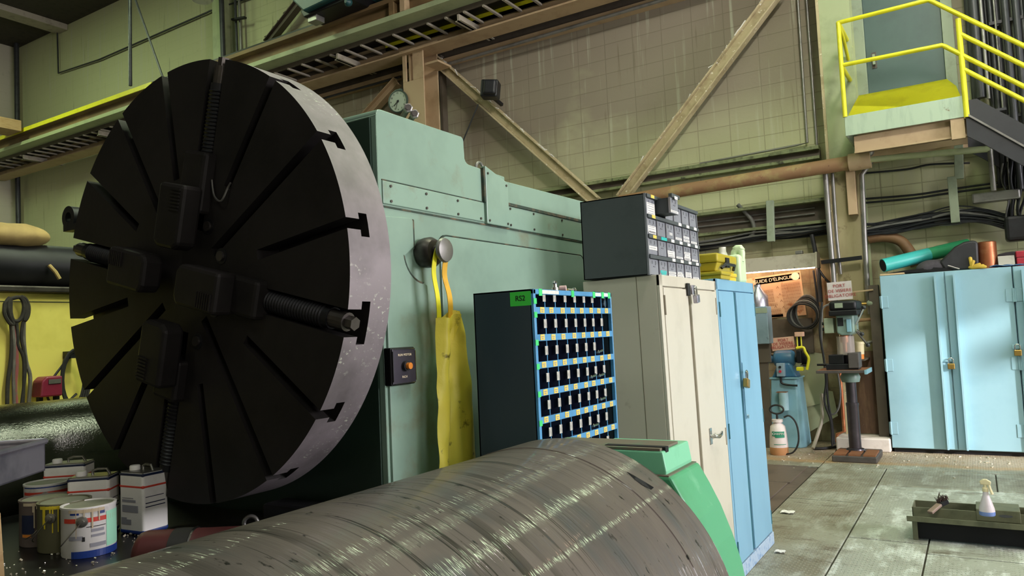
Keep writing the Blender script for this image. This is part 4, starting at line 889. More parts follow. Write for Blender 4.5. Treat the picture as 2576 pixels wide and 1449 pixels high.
round_can('paint_can', 'white paint can with red band and blue foot, foremost on the lathe bed', c, r0_, .190, 'canwhite', 'cantop', ('dript', 4, v-35, v+25),
    [('red_band', v-58, v+85, .70, .79, 'canred'), ('blue_foot', v-38, v+95, .0, .14, 'canblue'), ('mint_panel', v+38, v+88, .16, .86, 'canmint'), ('blue_mark', v-40, v-20, .86, .92, 'canblue'), ('blue_mark', v+20, v+34, .84, .92, 'canblue'),
     ('print_block', v+5, v+32, .50, .56, 'print'), ('print_block', v+5, v+34, .40, .45, 'print'), ('print_block', v-44, v-12, .36, .44, 'print'), ('print_line', v-5, v+36, .60, .615, 'ink'), ('print_block', v-14, v-8, .33, .42, 'ink'), ('print_block', v+2, v+36, .2, .28, 'print')], v-14)
c2_ = (c[0]-.178, c[1]-.0, cz0); v = camang(c2_)
round_can('paint_can', 'olive paint can with yellow drips, in the middle of the front three', c2_, r0_, .190, 'canolive', 'cantop', ('dripy', 7, v-50, v+8), None, v-30)
c3_ = (c2_[0]-.178, c2_[1]+.016, cz0); v = camang(c3_)
round_can('paint_can', 'brown dirty paint can at the left of the front three', c3_, r0_, .185, 'candark', 'cantop', ('dript', 5, v-45, v-5), [('dark_label', v-60, v-25, .3, .7, 'cannavy'), ('orange_spot', v-58, v-32, .22, .28, 'orange')], v+10)
c4_ = at_d(118, 3.55); v = camang(c4_)
round_can('paint_can', 'white paint can with red band standing behind the dirty cans', c4_, .096, .19, 'canwhite', 'cantop', None, [('red_band', v-70, v+70, .76, .83, 'canred'), ('blue_top', v-70, v+70, .92, .975, 'canblue'), ('print_line', v, v+30, .55, .57, 'ink'), ('print_block', v-50, v-10, .55, .62, 'print')], v-6)
def square_can(label, c, w, d, h, rot, mats=('canwhite', 'canred')):
    t = thing('solvent_can', label, 'can', (c[0], c[1], BZ), 'rectangular solvent cans on the lathe bed')
    q = Matrix.Translation((c[0], c[1], cz0)) @ Matrix.Rotation(R(rot), 4, 'Z')
    MB().box(-w/2, w/2, -d/2, d/2, 0, h, q).build('body', mats[0], t, bevel=.012, seg=3)
    e = .0012; m = MB().box(-w/2-e, w/2+e, -d/2-e, d/2+e, h*.74, h*.80, q); m.build('red_band', 'canred', t, bevel=.012, seg=3)
    MB().box(-w/2-e, w/2+e, -d/2-e, d/2+e, h*.93, h*.985, q).build('navy_band', 'cannavy', t, bevel=.012, seg=3)
    MB().box(-w/2-e, w/2+e, -d/2-e, d/2+e, 0.0, h*.10, q).build('blue_foot', 'canblue', t, bevel=.012, seg=3)
    MB().box(-w/2+.004, w/2-.004, -d/2+.004, d/2-.004, h-.003, h+.002, q).build('top_panel', 'canmet', t)
    m = MB()
    for z0, z1, x0, x1 in ((.58, .59, -.36, .1), (.52, .56, -.36, .2), (.36, .47, -.36, .3), (.16, .24, -.34, .0)): m.box(w*x0, w*x1, -d/2-.002, -d/2, h*z0, h*z1, q)
    m.build('print_block', 'print', t)
    m = MB()
    for z0, z1, x0, x1 in ((.60, .61, -.4, .3), (.50, .515, -.4, .35), (.44, .455, -.4, .35)):
        m.box(-w/2-.002, -w/2, d*x0, d*x1, h*z0, h*z1, q).box(w/2, w/2+.002, d*x0, d*x1, h*z0, h*z1, q)
    m.build('print_line', 'cannavy', t)
    MB().box(-w*.40, -w*.18, -d/2-.0024, -d/2-.001, h*.16, h*.27, q).build('bar_code_block', 'ink' if False else 'print', t)
    cp = q @ Vector((-w*.26, -d*.1, h)); MB().lathe([(.022, 0), (.022, .018), (.019, .022), (.001, .023)], cp, (0, 0, 1), 24).build('screw_cap', 'white', t, smooth=True)
    MB().tube([q @ Vector(p) for p in ((-w*.02, 0, h), (-w*.02, 0, h+.018), (w*.1, 0, h+.026), (w*.32, 0, h+.024), (w*.4, 0, h))], .006, 8).build('handle', 'canmet', t, smooth=True)
    return t
q_ = at_d(357, 3.30)
square_can('rectangular white can with red stripe standing alone beside the faceplate', q_, .155, .125, .262, 4)
square_can('rectangular white can with dirty label behind the front paint cans', at_d(232, 3.30), .17, .12, .25, 40)
square_can('rectangular can with pale cap at the very back by the sheet-metal tray', at_d(172, 3.72), .19, .12, .25, 40)
# maroon cylinder, eye bolt, clear cup on the side ledge
rcy = .078
s0 = Vector(at_d(336, 2.62)); s0.z = BZ+rcy+.006; dv = Vector((.85, .527, 0)).normalized()
mc = thing('maroon_cylinder', 'dark red cylinder with a black band lying behind the roll', 'cylinder', s0)
MB().lathe([(.02, 0), (.05, .004), (rcy*.93, .02), (rcy, .04), (rcy, .46), (.02, .47)], s0, dv, 40).build('body', 'maroon', mc, smooth=True)
MB().lathe([(rcy+.003, .0), (rcy+.003, .065)], s0+dv*.135, dv, 40).build('band', 'darkstrap', mc, smooth=True)
pv = dv.cross(Vector((0, 0, 1)))
MB().tube([s0+dv*.205+(pv*math.cos(R(a))+Vector((0, 0, 1))*math.sin(R(a)))*(rcy+.003) for a in range(0, 360, 15)], .004, 6, True).build('chrome_ring', 'chrome', mc, smooth=True)
pe = onZ(BZ+.055, 631, 1316)
eb = thing('eye_bolt', 'bright steel eye bolt standing up behind the roll', 'bolt', (pe.x, pe.y, BZ))
MB().tube([pe+Vector((.028*math.cos(R(a))*.85, .028*math.cos(R(a))*.53, .028*math.sin(R(a)))) for a in range(0, 360, 18)], .0085, 10, True).build('eye', 'grey', eb, smooth=True)
MB().cyl((pe.x, pe.y, BZ), pe+Vector((0, 0, -.028)), .011).build('shank', 'grey', eb, smooth=True)
pc = onZ(BZ, 525, 1330)
tag(MB().lathe([(.018, 0), (.02, .04), (.021, .055), (.019, .055), (.017, .004), (.001, .004)], (at_d(525, 2.95)[0], at_d(525, 2.95)[1], BZ+.001), seg=20, cap=False).build('clear_cup', 'guard', smooth=True), 'small clear cup on the bed between the rectangular can and the roll', 'cup')
# sheet-metal tray poking in at the left, wooden handle under it
tx = [onX(-2.30, *q) for q in ((113, 1110), (117, 1183), (0, 1226), (0, 1135))]
tr = thing('sheet_metal_tray', 'dented bright sheet-metal tray poking in at the left edge', 'tray', (-2.30, tx[0].y, tx[1].z))
yb = tx[0].y; x0, x1 = -2.75, -2.30; zt_, zb_ = tx[0].z, tx[1].z
m = MB(); m.prism([(yb-.6, zb_-.0), (yb, zb_), (yb, zt_), (yb-.6, zt_)], 0, x1-.004, x1); m.box(x0, x1, yb-.004, yb, zb_, zt_); m.box(x0, x0+.004, yb-.6, yb, zb_, zt_); m.box(x0, x1, yb-.6, yb, zb_, zb_+.004)
m.build('pan', 'galv', tr)
MB().tube([(x0, yb-.6, zt_), (x0, yb, zt_), (x1, yb, zt_), (x1, yb-.6, zt_)], .009, 8).build('rolled_rim', 'galv', tr, smooth=True)
MB().box(x0+.02, x1-.02, yb-.57, yb-.02, zt_-.03, zt_-.025).build('oily_bottom', 'steel', tr)
MB().box(x0+.1, x0+.14, yb-.5, yb-.46, BZ, zb_).box(x1-.14, x1-.1, yb-.5, yb-.46, BZ, zb_).build('stand', 'iron', tr)
a, b = onX(-2.52, 2, 1290), onX(-2.52, 6, 1420)
tr.rotation_euler = (0, 0, R(38))
tag(MB().prism([(a.y-.2, BZ+.001), (onX(-2.62, 22, 1412).y, BZ+.001), (onX(-2.62, 2, 1290).y+.005, onX(-2.62, 2, 1290).z), (a.y-.2, onX(-2.62, 2, 1290).z+.05)], 0, -2.66, -2.63).build('wood_offcut', 'wood', bevel=.004), 'pale wood offcut under the sheet-metal tray at the left edge', 'wood')
# ================================================================== LEFT BACKGROUND
br = onX(-4.6, 0, 1019)
bk = thing('finished_roll', 'dark glossy steel roll lying behind the paint cans on the left', 'roll', (-4.6, 2.3, 0))
MB().lathe([(.1, 0), (.395, 0), (.40, .01), (.40, 3.2), (.1, 3.2)], (-4.6, .9, br.z-.40), (0, 1, 0), 96).build('barrel', 'backroll', bk, smooth=True)
for y in (1.3, 3.6): MB().prism([(-4.95, 0), (-4.25, 0), (-4.30, br.z-.70), (-4.6, br.z-.797), (-4.90, br.z-.70)], 1, y-.1, y+.1).build('cradle', 'iron', bk)
YX = -5.5
ymz = onX(YX, 0, 735).z
ym = thing('yellow_machine_cabinet', 'yellow machine housing in the left background hung with slings', 'machine', (YX-.5, 2.9, 0))
MB().box(YX-1.2, YX, .8, 4.4, 0, ymz).build('panel', 'yellowp', ym, bevel=.01)
MB().box(YX-.01, YX+.003, .8, 4.4, onX(YX, 120, 759).z-.004, onX(YX, 120, 759).z+.001).build('seam', 'seam', ym)
MB().box(YX-1.2, YX+.05, .8, 4.4, ymz, ymz+.045).build('top_ledge', 'steel', ym, bevel=.01)
tzc = onX(YX-.16, 60, 650).z
tag(MB().cyl((YX-.22, .8, ymz+.045+.16), (YX-.22, 4.4, ymz+.045+.16), .16, seg=40).build('dark_tube', 'black', smooth=True), 'dark tube lying on top of the yellow machine', 'tube')
zt3 = ymz+.045+.32
p = onX(YX-.22, 25, 645)
m = MB().ball((YX-.22, p.y-.02, zt3+.045), .2, (.9, 1.35, .45), 24, 14)
for v_ in m.bm.verts: v_.co += Vector((1, 1, 1))*.015*noise.noise(v_.co*9)
for v_ in m.bm.verts: v_.co.z = max(v_.co.z, zt3-.03)
tag(m.build('canvas_bundle', 'canvas', smooth=True), 'rumpled tan canvas bundle on the dark tube, left edge', 'bundle')
p = onX(YX-.22, 112, 657)
m = MB(); m.bar(p+Vector((0, -.12, -.02)), p+Vector((0, .13, .0)), .04, .03).bar(p+Vector((0, -.06, -.02)), p+Vector((0, -.02, -.07)), .04, .03).bar(p+Vector((0, .08, -.01)), p+Vector((0, .10, -.06)), .04, .03)
tag(m.build('green_clamp', 'tealmach', bevel=.005), 'small dark green clamp beside the canvas bundle', 'clamp')
pp = [onX(YX-.04, 124, 668), onX(YX+.0, 140, 685), onX(YX+.01, 150, 702)]
tag(MB().tube(pp, .014).build('rag_strip', 'canvas', smooth=True), 'tan cloth strip hanging over the dark tube', 'cloth')
# slings
def sling(name, label, loop, tails, mats, w=.013):
    t = thing(name, label, 'sling', onX(YX+.03, *loop[0]), 'lifting slings hung on the yellow panel')
    pts = [onX(YX+.05, *q) for q in loop]
    MB().tube(smooth_path(pts+[pts[0]], 5)[:-1], w, 8, True).build('eye_loop', mats[0], t, smooth=True)
    for k, tl in enumerate(tails): MB().tube(smooth_path([onX(YX+.04+.01*k, *q) for q in tl], 6), w*(.8 if k else 1), 8).build('webbing', mats[1+k % (len(mats)-1)], t, smooth=True)
sling('lifting_sling', 'leftmost black-looped sling hung on the yellow panel', [(12, 765), (12, 790), (24, 812), (34, 815), (24, 790), (20, 765), (24, 750)], [[(28, 815), (30, 850), (28, 900), (20, 960), (18, 1020)], [(32, 820), (36, 870), (34, 950), (36, 1025)]], ('slingdk', 'slingdk', 'sling'))
sling('lifting_sling', 'middle sling with reddish webbing on the yellow panel', [(27, 752), (27, 785), (34, 806), (48, 806), (58, 790), (60, 765), (50, 748)], [[(41, 812), (40, 850), (42, 920), (38, 970), (42, 1025)], [(42, 812), (45, 850), (46, 870), (60, 910), (58, 1020)]], ('slingdk', 'redsling', 'slingdk', 'sling'))
sling('lifting_sling', 'rightmost grey sling hung on the yellow panel', [(52, 746), (64, 752), (72, 772), (70, 795), (62, 806), (67, 780), (62, 758)], [[(60, 806), (60, 860), (66, 910), (76, 950), (72, 1020)], [(58, 810), (54, 850), (64, 920), (54, 1020)]], ('slingdk', 'sling', 'slingdk'))
a, b = onX(YX+.15, 110, 948), onX(YX+.15, 158, 995)
rb = thing('red_welder_box', 'dark red box with black handle in front of the yellow panel', 'box', (YX+.1, (a.y+b.y)/2, b.z))
MB().prism([(a.y-.02, b.z), (b.y, b.z), (b.y, a.z), (a.y+.02, a.z), (a.y-.01, a.z-.03)], 0, YX+.02, YX+.15).build('body', 'redbox', rb, bevel=.01)
MB().box(YX+.15, YX+.155, a.y+.03, a.y+.11, a.z-.05, a.z-.02).build('label_plate', 'grey', rb)
for y in (a.y-.005, b.y-.02): MB().box(YX+.06, YX+.1, y, y+.025, b.z-.14, b.z).build('leg', 'black', rb)
tag(MB().box(YX+.002, YX+.2, a.y-.15, b.y+.2, b.z-.2, b.z-.14).build('wall_shelf', 'yellowp'), 'low yellow shelf under the red box', 'shelf')
p = onX(YX+.08, 185, 955)
hz_ = thing('hose_coil', 'coil of thin dark hose on the yellow panel by the faceplate', 'hose', p)
for k in range(4): MB().tube([p+Vector((.01*k, (.07+.01*k)*math.cos(R(a_)), (.17+.014*k)*math.sin(R(a_)))) for a_ in range(0, 360, 20)], .008, 6, True).build('loop', 'rubber', hz_, smooth=True)
MB().tube(smooth_path([p+Vector((0, -.02, .17)), p+Vector((0, -.15, .0)), p+Vector((0, -.17, -.12)), p+Vector((0, -.08, -.17)), p+Vector((0, .02, -.1))]), .008, 6).build('tail', 'rubber', hz_, smooth=True)
MB().box(YX, YX+.1, p.y-.03, p.y+.03, p.z+.15, p.z+.2).build('hook', 'black', hz_)
# ================================================================== BIN CABINET
BX, BY0, BY1, BTOP, BBOT, BD = -1.57, 2.715, 3.505, 1.866, .66, .305
b = thing('bin_cabinet', 'dark steel cabinet of open bins with blue shelf edges and yellow labels, marked RS2', 'cabinet', (BX-BD/2, 3.1, 0))
m = MB()
m.box(BX-BD, BX-.012, BY0, BY0+.006, BBOT, BTOP).box(BX-BD, BX-.012, BY1-.006, BY1, BBOT, BTOP).box(BX-BD, BX-.012, BY0, BY1, BTOP-.006, BTOP).box(BX-BD, BX-BD+.006, BY0, BY1, BBOT, BTOP)
m.build('shell', 'rsdark', b)
MB().box(BX-BD+.007, BX-BD+.010, BY0+.007, BY1-.007, BBOT, BTOP-.007).build('back_lining', 'rsin', b)
m = MB(); m.box(BX-.02, BX, BY0, BY0+.020, BBOT, BTOP).box(BX-.02, BX, BY1-.012, BY1, BBOT, BTOP).box(BX-.02, BX, BY0, BY1, BTOP-.022, BTOP); m.build('front_frame', 'rsblue', b, bevel=.003)
divs = [2.827, 2.921, 3.02, 3.116, 3.212, 3.303, 3.399]
ed = [BY0+.020]+divs+[BY1-.012]
zs = [1.790-.1155*k for k in range(10)]
for k, z in enumerate(zs):
    MB().box(BX-BD+.01, BX-.004, BY0+.006, BY1-.006, z-.008, z-.004).build('shelf', 'rsin', b)
    MB().box(BX-.010, BX-.002, BY0+.018, BY1-.01, z-.029, z).build('shelf_edge', 'rsblue', b, bevel=.002)
lab0 = clip0 = None
for d_ in divs:
    m = MB(); m.box(BX-BD+.01, BX-.012, d_-.0015, d_+.0015, BBOT, BTOP-.02); m.build('divider', 'rsin', b)
    MB().box(BX-.012, BX-.009, d_-.0022, d_+.0022, BBOT, BTOP-.02).build('divider_edge', 'rsblue', b)
rnd = random.Random(2)
for k, z in enumerate(zs[:7]):
    for i in range(8):
        yc = (ed[i]+ed[i+1])/2 + rnd.uniform(-.008, .006)
        if lab0 is None:
            lab0 = MB().box(-.0005, .0005, -.018, .018, -.012, .012).build('bin_label', 'ylab', b)
            pr0 = MB().box(.0005, .0008, -.011, .011, .001, .005).box(.0005, .0008, -.008, .008, -.007, -.003).build('label_print', 'print', lab0); o = lab0
        else:
            o = copy_tree(lab0, b)
        o.location = (BX-.0012, yc, z-.0145+rnd.uniform(-.001, .002)); o.rotation_euler = (rnd.uniform(-.05, .05), 0, 0)
        if i < 7 and not (k == 0 and i == 6) and not (k == 2 and i == 6):
            if clip0 is None: clip0 = MB().box(-.0015, .0015, -.017, .004, -.019, .019).box(.0015, .003, .0, .004, -.019, .019).build('divider_clip', M('clip_steel', '#C9C6C2', '#A9A6A2', rough=.35, metal=.2, scale=30), b); o = clip0
            else: o = copy_tree(clip0, b)
            o.location = (BX-.010, divs[i], z+.045 if k else z+.043)
# tape, strips, RS2 card
m = MB()
for z in (1.815, 1.757, 1.640, 1.54, 1.425, 1.305): MB().box(BX, BX+.0012, BY0-.001, BY0+.024, z-.012, z+.012).build('green_tape', 'gtape', b)
for y in (2.775, 3.075, 3.30, 3.40, 3.475): MB().box(BX, BX+.0012, y-.014, y+.014, BTOP-.028, BTOP+.002).build('green_tape', 'gtape', b)
for y0_, y1_ in ((2.79, 2.94), (3.315, 3.38), (3.41, 3.465)): MB().box(BX, BX+.001, y0_, y1_, BTOP-.019, BTOP-.003).build('paper_strip', 'paper', b)
a = onY(BY0-.001, 1304, 731); c_ = onY(BY0-.001, 1341, 757)
cd = MB().box(BX-.115, BX-.012, BY0-.0015, BY0, 1.798, 1.858).build('green_card', M('green_card', '#45D84C', rough=.5), b)
text('lettering', 'RS2', .032, frame_mx((BX-.064, BY0-.0022, 1.829), (1, 0, 0), (0, 0, 1)), 'ink', cd)
MB().box(BX-BD, BX-.01, BY0, BY1, 0, BBOT).build('base_cupboard', 'rsdark', b)
# parts lying on and in the bins
def fitting(name, label, loc, prof, axis, mat='chrome', group=None):
    return tag(MB().lathe(prof, loc, axis, 16).build(name, mat, smooth=True), label, 'fitting', group)
y_ = onX(BX-.03, 1396, 715).y
fitting('pipe_fitting', 'small upright steel fitting on top of the bin cabinet', (BX-.03, y_, BTOP), [(.016, 0), (.016, .014), (.010, .016), (.009, .030), (.012, .034), (.008, .044)], (0, 0, 1))
y_ = onX(BX-.03, 1415, 718).y
fitting('pipe_fitting', 'round pale fitting lying end-on on top of the bin cabinet', (BX-.045, y_, BTOP+.013), [(.013, 0), (.013, .03)], (1, .3, 0), 'flame')
y_ = onX(BX-.03, 1432, 720).y
fitting('pipe_fitting', 'slender fitting lying flat on top of the bin cabinet', (BX-.035, y_-.01, BTOP+.008), [(.007, 0), (.007, .045), (.012, .046), (.012, .052)], (.2, 1, 0))
yy = (ed[7]+ed[8])/2
for dz, l in ((.062, 'upper'), (.022, 'lower')): fitting('hydraulic_nut', l+' black-bored nut in the top right bin', (BX-.03, yy, zs[0]+dz), [(.012, .02), (.02, .02), (.021, 0), (.021, -.02)], (1, .15, 0), 'chrome')
for k, i, l in ((2, 6, 'shiny connector in the seventh bin of the third row'), (3, 5, 'bright connector at the sixth bin of the fourth row'), (3, 6, 'bright connector at the seventh bin of the fourth row'), (4, 6, 'long shiny connector in the seventh bin of the fifth row'), (5, 5, 'small bright connector in the sixth row of bins'), (6, 6, 'bright fitting sticking out near the bottom right bins'), (6, 7, 'bright fitting in the lowest visible right-hand bin')):
    fitting('pipe_fitting', l, (BX-.03, (ed[i]+ed[i+1])/2, zs[k]+.012), [(.008, 0), (.011, .002), (.011, .016), (.007, .018), (.007, .04)], (.9, .3, .35))

# ================================================================== BEIGE AND BLUE CABINETS
def lock(name, label, loc, nrm, s=1., body='brass', tilt=0.):
    t = thing(name, label, 'padlock', loc); n = Vector(nrm).normalized(); r = n.cross(Vector((0, 0, 1))).normalized(); u = r.cross(n)
    m4 = Matrix(((r.x, n.x, u.x, loc[0]), (r.y, n.y, u.y, loc[1]), (r.z, n.z, u.z, loc[2]), (0, 0, 0, 1))) @ Matrix.Rotation(tilt, 4, 'Y')
    MB().box(-.022*s, .022*s, .004*s, .026*s, -.075*s, -.035*s, m4).build('body', body, t, bevel=.004*s)
    pts = [(-.015, .015, -.036), (-.015, .015, -.012)] + [(.015*math.cos(R(a)), .015, -.012+.015*math.sin(R(a))) for a in range(165, 0, -15)] + [(.015, .015, -.012), (.015, .015, -.036)]
    MB().tube([m4 @ (Vector(p)*s) for p in pts], .004*s, 8).build('shackle', 'chrome', t, smooth=True)
    return t
CX, CD = -1.432, .47
cab = thing('storage_cabinet', 'tall beige two-door steel cabinet between the bin cabinet and the blue cabinet', 'cabinet', (CX-CD/2, 4.44, 0))
Y0, Y1, ZT = 3.915, 4.960, 1.968
gapY = onX(CX, 1749, 800).y
MB().box(CX-CD, CX-.022, Y0, Y1, 0, ZT).build('body', 'beige', cab, bevel=.004)
m = MB(); m.box(CX-.022, CX-.004, Y0, Y0+.045, 0, ZT).box(CX-.022, CX-.004, Y1-.03, Y1, 0, ZT).box(CX-.022, CX-.004, Y0, Y1, ZT-.062, ZT).box(CX-.022, CX-.004, Y0, Y1, 0, .06); m.build('front_frame', 'beige', cab, bevel=.003)
d1 = MB().box(CX-.024, CX, Y0+.05, gapY-.026, .065, ZT-.070).build('door', 'beige', cab, bevel=.005)
d2 = MB().box(CX-.024, CX, gapY+.026, Y1-.035, .065, ZT-.070).build('door', 'beige', cab, bevel=.005)
MB().box(CX-.03, CX-.014, gapY-.026, gapY+.026, .065, ZT-.07).build('gap_strip', 'beigedk', cab)
MB().box(CX-CD+.33, CX-CD+.333, Y0-.0012, Y0, 0, ZT).build('side_seam', 'beigedk', cab)
MB().cyl((CX-.40, Y0-.003, 1.90), (CX-.40, Y0+.002, 1.90), .008).build('side_hole', 'slot', cab)
for dd, ys in ((d1, Y0+.055), (d2, Y1-.040)):
    for z in (1.80, .95): MB().cyl((CX-.004, ys, z-.055), (CX-.004, ys, z+.055), .008, seg=10).build('hinge', 'beigedk', dd)
hp = onX(CX, 1797, 1097)
MB().box(CX, CX+.006, max(hp.y-.055, gapY+.028), max(hp.y-.055, gapY+.028)+.043, hp.z-.05, hp.z+.05).build('handle_plate', 'chrome', d2, bevel=.006)
MB().tube([(CX, hp.y-.033, hp.z), (CX+.03, hp.y-.03, hp.z), (CX+.045, hp.y-.0, hp.z-.004), (CX+.042, hp.y+.055, hp.z+.002), (CX+.040, hp.y+.08, hp.z+.014)], [.011, .012, .013, .011, .006], 10).build('lever_handle', 'chrome', d2, smooth=True)
lp_ = onX(CX, 1742, 722)
MB().box(CX, CX+.010, gapY+.026, gapY+.095, lp_.z-.045, lp_.z+.012).build('hasp_plate', 'galv', d2, bevel=.002)
MB().box(CX, CX+.014, gapY-.06, gapY-.02, lp_.z-.055, lp_.z+.02).build('hasp_staple', 'blackplastic', d1, bevel=.002)
cab.rotation_euler = (0, -.014, 0)
lock('padlock', 'chrome padlock on the hasp at the top of the beige cabinet', (CX-.008, gapY+.005, lp_.z-.003), (1, 0, 0), 1.25, 'galv', .12)
cb_ = thing('storage_cabinet', 'tall sky blue two-door steel cabinet beside the beige one', 'cabinet', (CX-CD/2, 5.45, 0))
Y0b, Y1b, ZTb = 4.970, 5.955, 1.988
gb = onX(CX, 1862, 800).y
MB().box(CX-CD, CX-.022, Y0b, Y1b, 0, ZTb).build('body', 'blue', cb_, bevel=.004)
m = MB(); m.box(CX-.022, CX-.004, Y0b, Y0b+.03, .085, ZTb).box(CX-.022, CX-.004, Y1b-.02, Y1b, .085, ZTb).box(CX-.022, CX-.004, Y0b, Y1b, ZTb-.075, ZTb); m.build('front_frame', 'blue', cb_, bevel=.003)
e1 = MB().box(CX-.024, CX, Y0b+.035, gb-.034, .095, ZTb-.082).build('door', 'blue', cb_, bevel=.005)
e2 = MB().box(CX-.024, CX, gb+.030, Y1b-.022, .095, ZTb-.082).build('door', 'blue', cb_, bevel=.005)
MB().box(CX-.03, CX-.014, gb-.034, gb+.030, .09, ZTb-.08).build('gap_strip', 'bluedk', cb_)
MB().box(CX-.03, CX+.004, Y0b, Y1b, 0, .088).build('base_rail', 'bluebase', cb_, bevel=.003)
for dd, ys in ((e1, Y0b+.035), (e2, Y1b-.022)):
    for z in (1.78, .97, .2): MB().cyl((CX-.002, ys, z-.05), (CX-.002, ys, z+.05), .007, seg=10).build('hinge', 'bluedk', dd)
kz = onX(CX, 1893, 1045)
MB().cyl((CX, gb+.075, kz.z), (CX+.012, gb+.075, kz.z), .014, seg=16).build('key_lock', 'chrome', e2, smooth=True)
MB().box(CX, CX+.005, gb+.034, gb+.042, 1.0, 1.4).build('lock_bar', 'blue', e2)
cb_.rotation_euler = (0, -.014, 0)
lz = onX(CX, 1884, 935)
lock('padlock', 'brass padlock hanging open-sided on the sky blue cabinet door', (CX-.010, gb+.03, lz.z+.01), (1, .0, 0), 1.55, 'brass', -.25)
tag(MB().prism([(5.975, .16), (6.0, .10), (6.01, .35), (5.97, .55)], 0, CX-.05, CX-.046).build('torn_card', 'white'), 'torn white card wedged at the right foot of the sky blue cabinet', 'card')

# ================================================================== DRAWER UNIT ON THE BEIGE CABINET
DX = -1.505; DZ0, DZ1 = ZT+.004, 2.425; DY0, DY1 = 3.885, 4.780
dc = thing('drawer_unit', 'charcoal small-parts drawer unit standing on the beige cabinet, one drawer pulled out', 'drawer unit', (DX-.2, 4.3, DZ0))
m = MB(); m.box(DX-.40, DX-.012, DY0, DY0+.006, DZ0, DZ1).box(DX-.40, DX-.012, DY1-.006, DY1, DZ0, DZ1).box(DX-.40, DX-.012, DY0, DY1, DZ1-.006, DZ1).box(DX-.40, DX-.012, DY0, DY1, DZ0, DZ0+.004).box(DX-.40, DX-.394, DY0, DY1, DZ0, DZ1)
m.build('shell', 'gdcase', dc)
for ya, yb in ((DY0, DY0+.010), (DY1-.010, DY1)): MB().box(DX-.014, DX, ya, yb, DZ0, DZ1).build('front_stile', 'gdraw', dc)
MB().box(DX-.2, DX-.19, DY0+.006, DY1-.006, DZ0, DZ1-.006).build('inner_back', 'slot', dc)
pw = (DY1-DY0-.02)/6; ph = (DZ1-DZ0)/4
labs = {(0, 0): [(.42, 0, .9, .9)], (0, 1): [(.14, 0.02, .95, .14)], (1, 0): [(.40, 0, .9, .42), (.12, .05, .8, .12)], (1, 2): [(.36, .2, .35, .16)], (1, 3): [(.16, .05, .85, .15)], (1, 4): [(.38, 0, .8, .16), (.15, .05, .85, .15)], (1, 5): [(.14, 0, .85, .15)],
        (2, 0): [(.46, 0, .95, .25)], (2, 2): [(.40, 0, .9, .2), (.23, .02, .85, .13), (.11, 0.05, .85, .12)], (2, 3): [(.12, 0, .9, .13)], (2, 4): [(.55, 0, .85, .14), (.36, .05, .75, .2), (.19, 0, .9, .15), (.08, 0, .7, .1)], (2, 5): [(.12, 0, .85, .13)],
        (3, 1): [(.28, 0, .7, .17), (.13, .05, .5, .14)], (3, 2): [(.30, 0, .95, .13), (.13, 0, .95, .13)], (3, 3): [(.34, -.15, .6, .14), (.22, -.1, .8, .13), (.10, .02, .9, .12)], (3, 4): [(.40, 0, .8, .15), (.27, 0, .85, .13), (.15, .05, .85, .12), (.07, 0, .6, .08)], (3, 5): [(.12, 0, .9, .13)]}
tags = {(0, 0): 'ylab', (0, 1): 'paper', (1, 0): 'ylab', (1, 3): 'paper', (1, 4): 'paper', (1, 5): 'paper', (2, 0): 'ylab', (2, 1): 'teal_lab', (2, 2): 'paper', (2, 3): 'paper', (2, 4): 'paper', (2, 5): 'paper', (3, 2): 'paper', (3, 3): 'paper', (3, 4): 'paper', (3, 5): 'paper'}
for r_ in range(4):
    zt_ = DZ1-r_*ph
    MB().box(DX-.012, DX+.010, DY0+.004, DY1-.004, zt_-.022, zt_-.002).build('row_strip', 'gdcase', dc, bevel=.002)
    for c in range(6):
        ya = DY0+.010+c*pw; yb = ya+pw; z0, z1 = zt_-ph+.003, zt_-.024; po = .085 if (r_, c) == (0, 1) else 0.
        if po: z0 += .010; z1 += .012
        w = pw-.012
        dr = MB().box(DX-.012+po, DX-.004+po, ya+.006, yb-.006, z0, z1).build('drawer', 'gdraw', dc, bevel=.002)
        if po: MB().box(DX-.10, DX-.012+po, ya+.008, yb-.008, z0, z1-.002).build('drawer_body', 'drawdark', dr)
        MB().box(DX-.012+po, DX-.001+po, ya+.002, ya+.008, z0, z1).build('side_lip', 'paper' if False else 'galv', dr)
        m = MB(); xx = DX-.0045+po; yc = (ya+yb)/2; zc_ = z0+(z1-z0)*.66
        for dy, dz, sw, sh in ((-.026, .012, .004, .018), (.026, .012, .005, .018), (-.010, -.012, .006, .006), (.012, -.012, .006, .006), (.020, .0, .003, .006)): m.box(xx, xx+.0012, yc+dy-sw/2, yc+dy+sw/2, zc_+dz-sh/2, zc_+dz+sh/2)
        m.build('finger_slots', 'slot', dr)
        for i, (lz_, ly, lw, lh) in enumerate(labs.get((r_, c), [])):
            hh = lh*(z1-z0); zc2 = z0+lz_*(z1-z0)-hh*.15; yl = yc+ly*w*.5; mt = 'teal_lab' if (r_, c) == (3, 1) else 'paper'
            lo = MB().box(xx, xx+.0018, yl-lw*w/2, yl+lw*w/2, zc2-hh/2, zc2+hh/2).build('drawer_label', mt, dr)
            nl = max(1, int(hh/.012)); m = MB()
            for q_ in range(nl): zz_ = zc2-hh/2+hh*(q_+.5)/nl; m.box(xx+.0018, xx+.0021, yl-lw*w*.4, yl+lw*w*.33, zz_-.0016, zz_+.0016)
            m.build('label_print', 'print', lo)
        if (r_, c) in tags:
            big = tags[(r_, c)] == 'teal_lab'
            MB().box(DX+.010+po, DX+.0112+po, yc-(.045 if big else .026), yc+(.045 if big else .026), zt_-.021, zt_-.003).build('strip_label', tags[(r_, c)], dr)
            if po: MB().box(DX-.01+po, DX+.010+po, ya+.006, yb-.006, z1, z1+.020).build('drawer_lip', 'gdcase', dr)

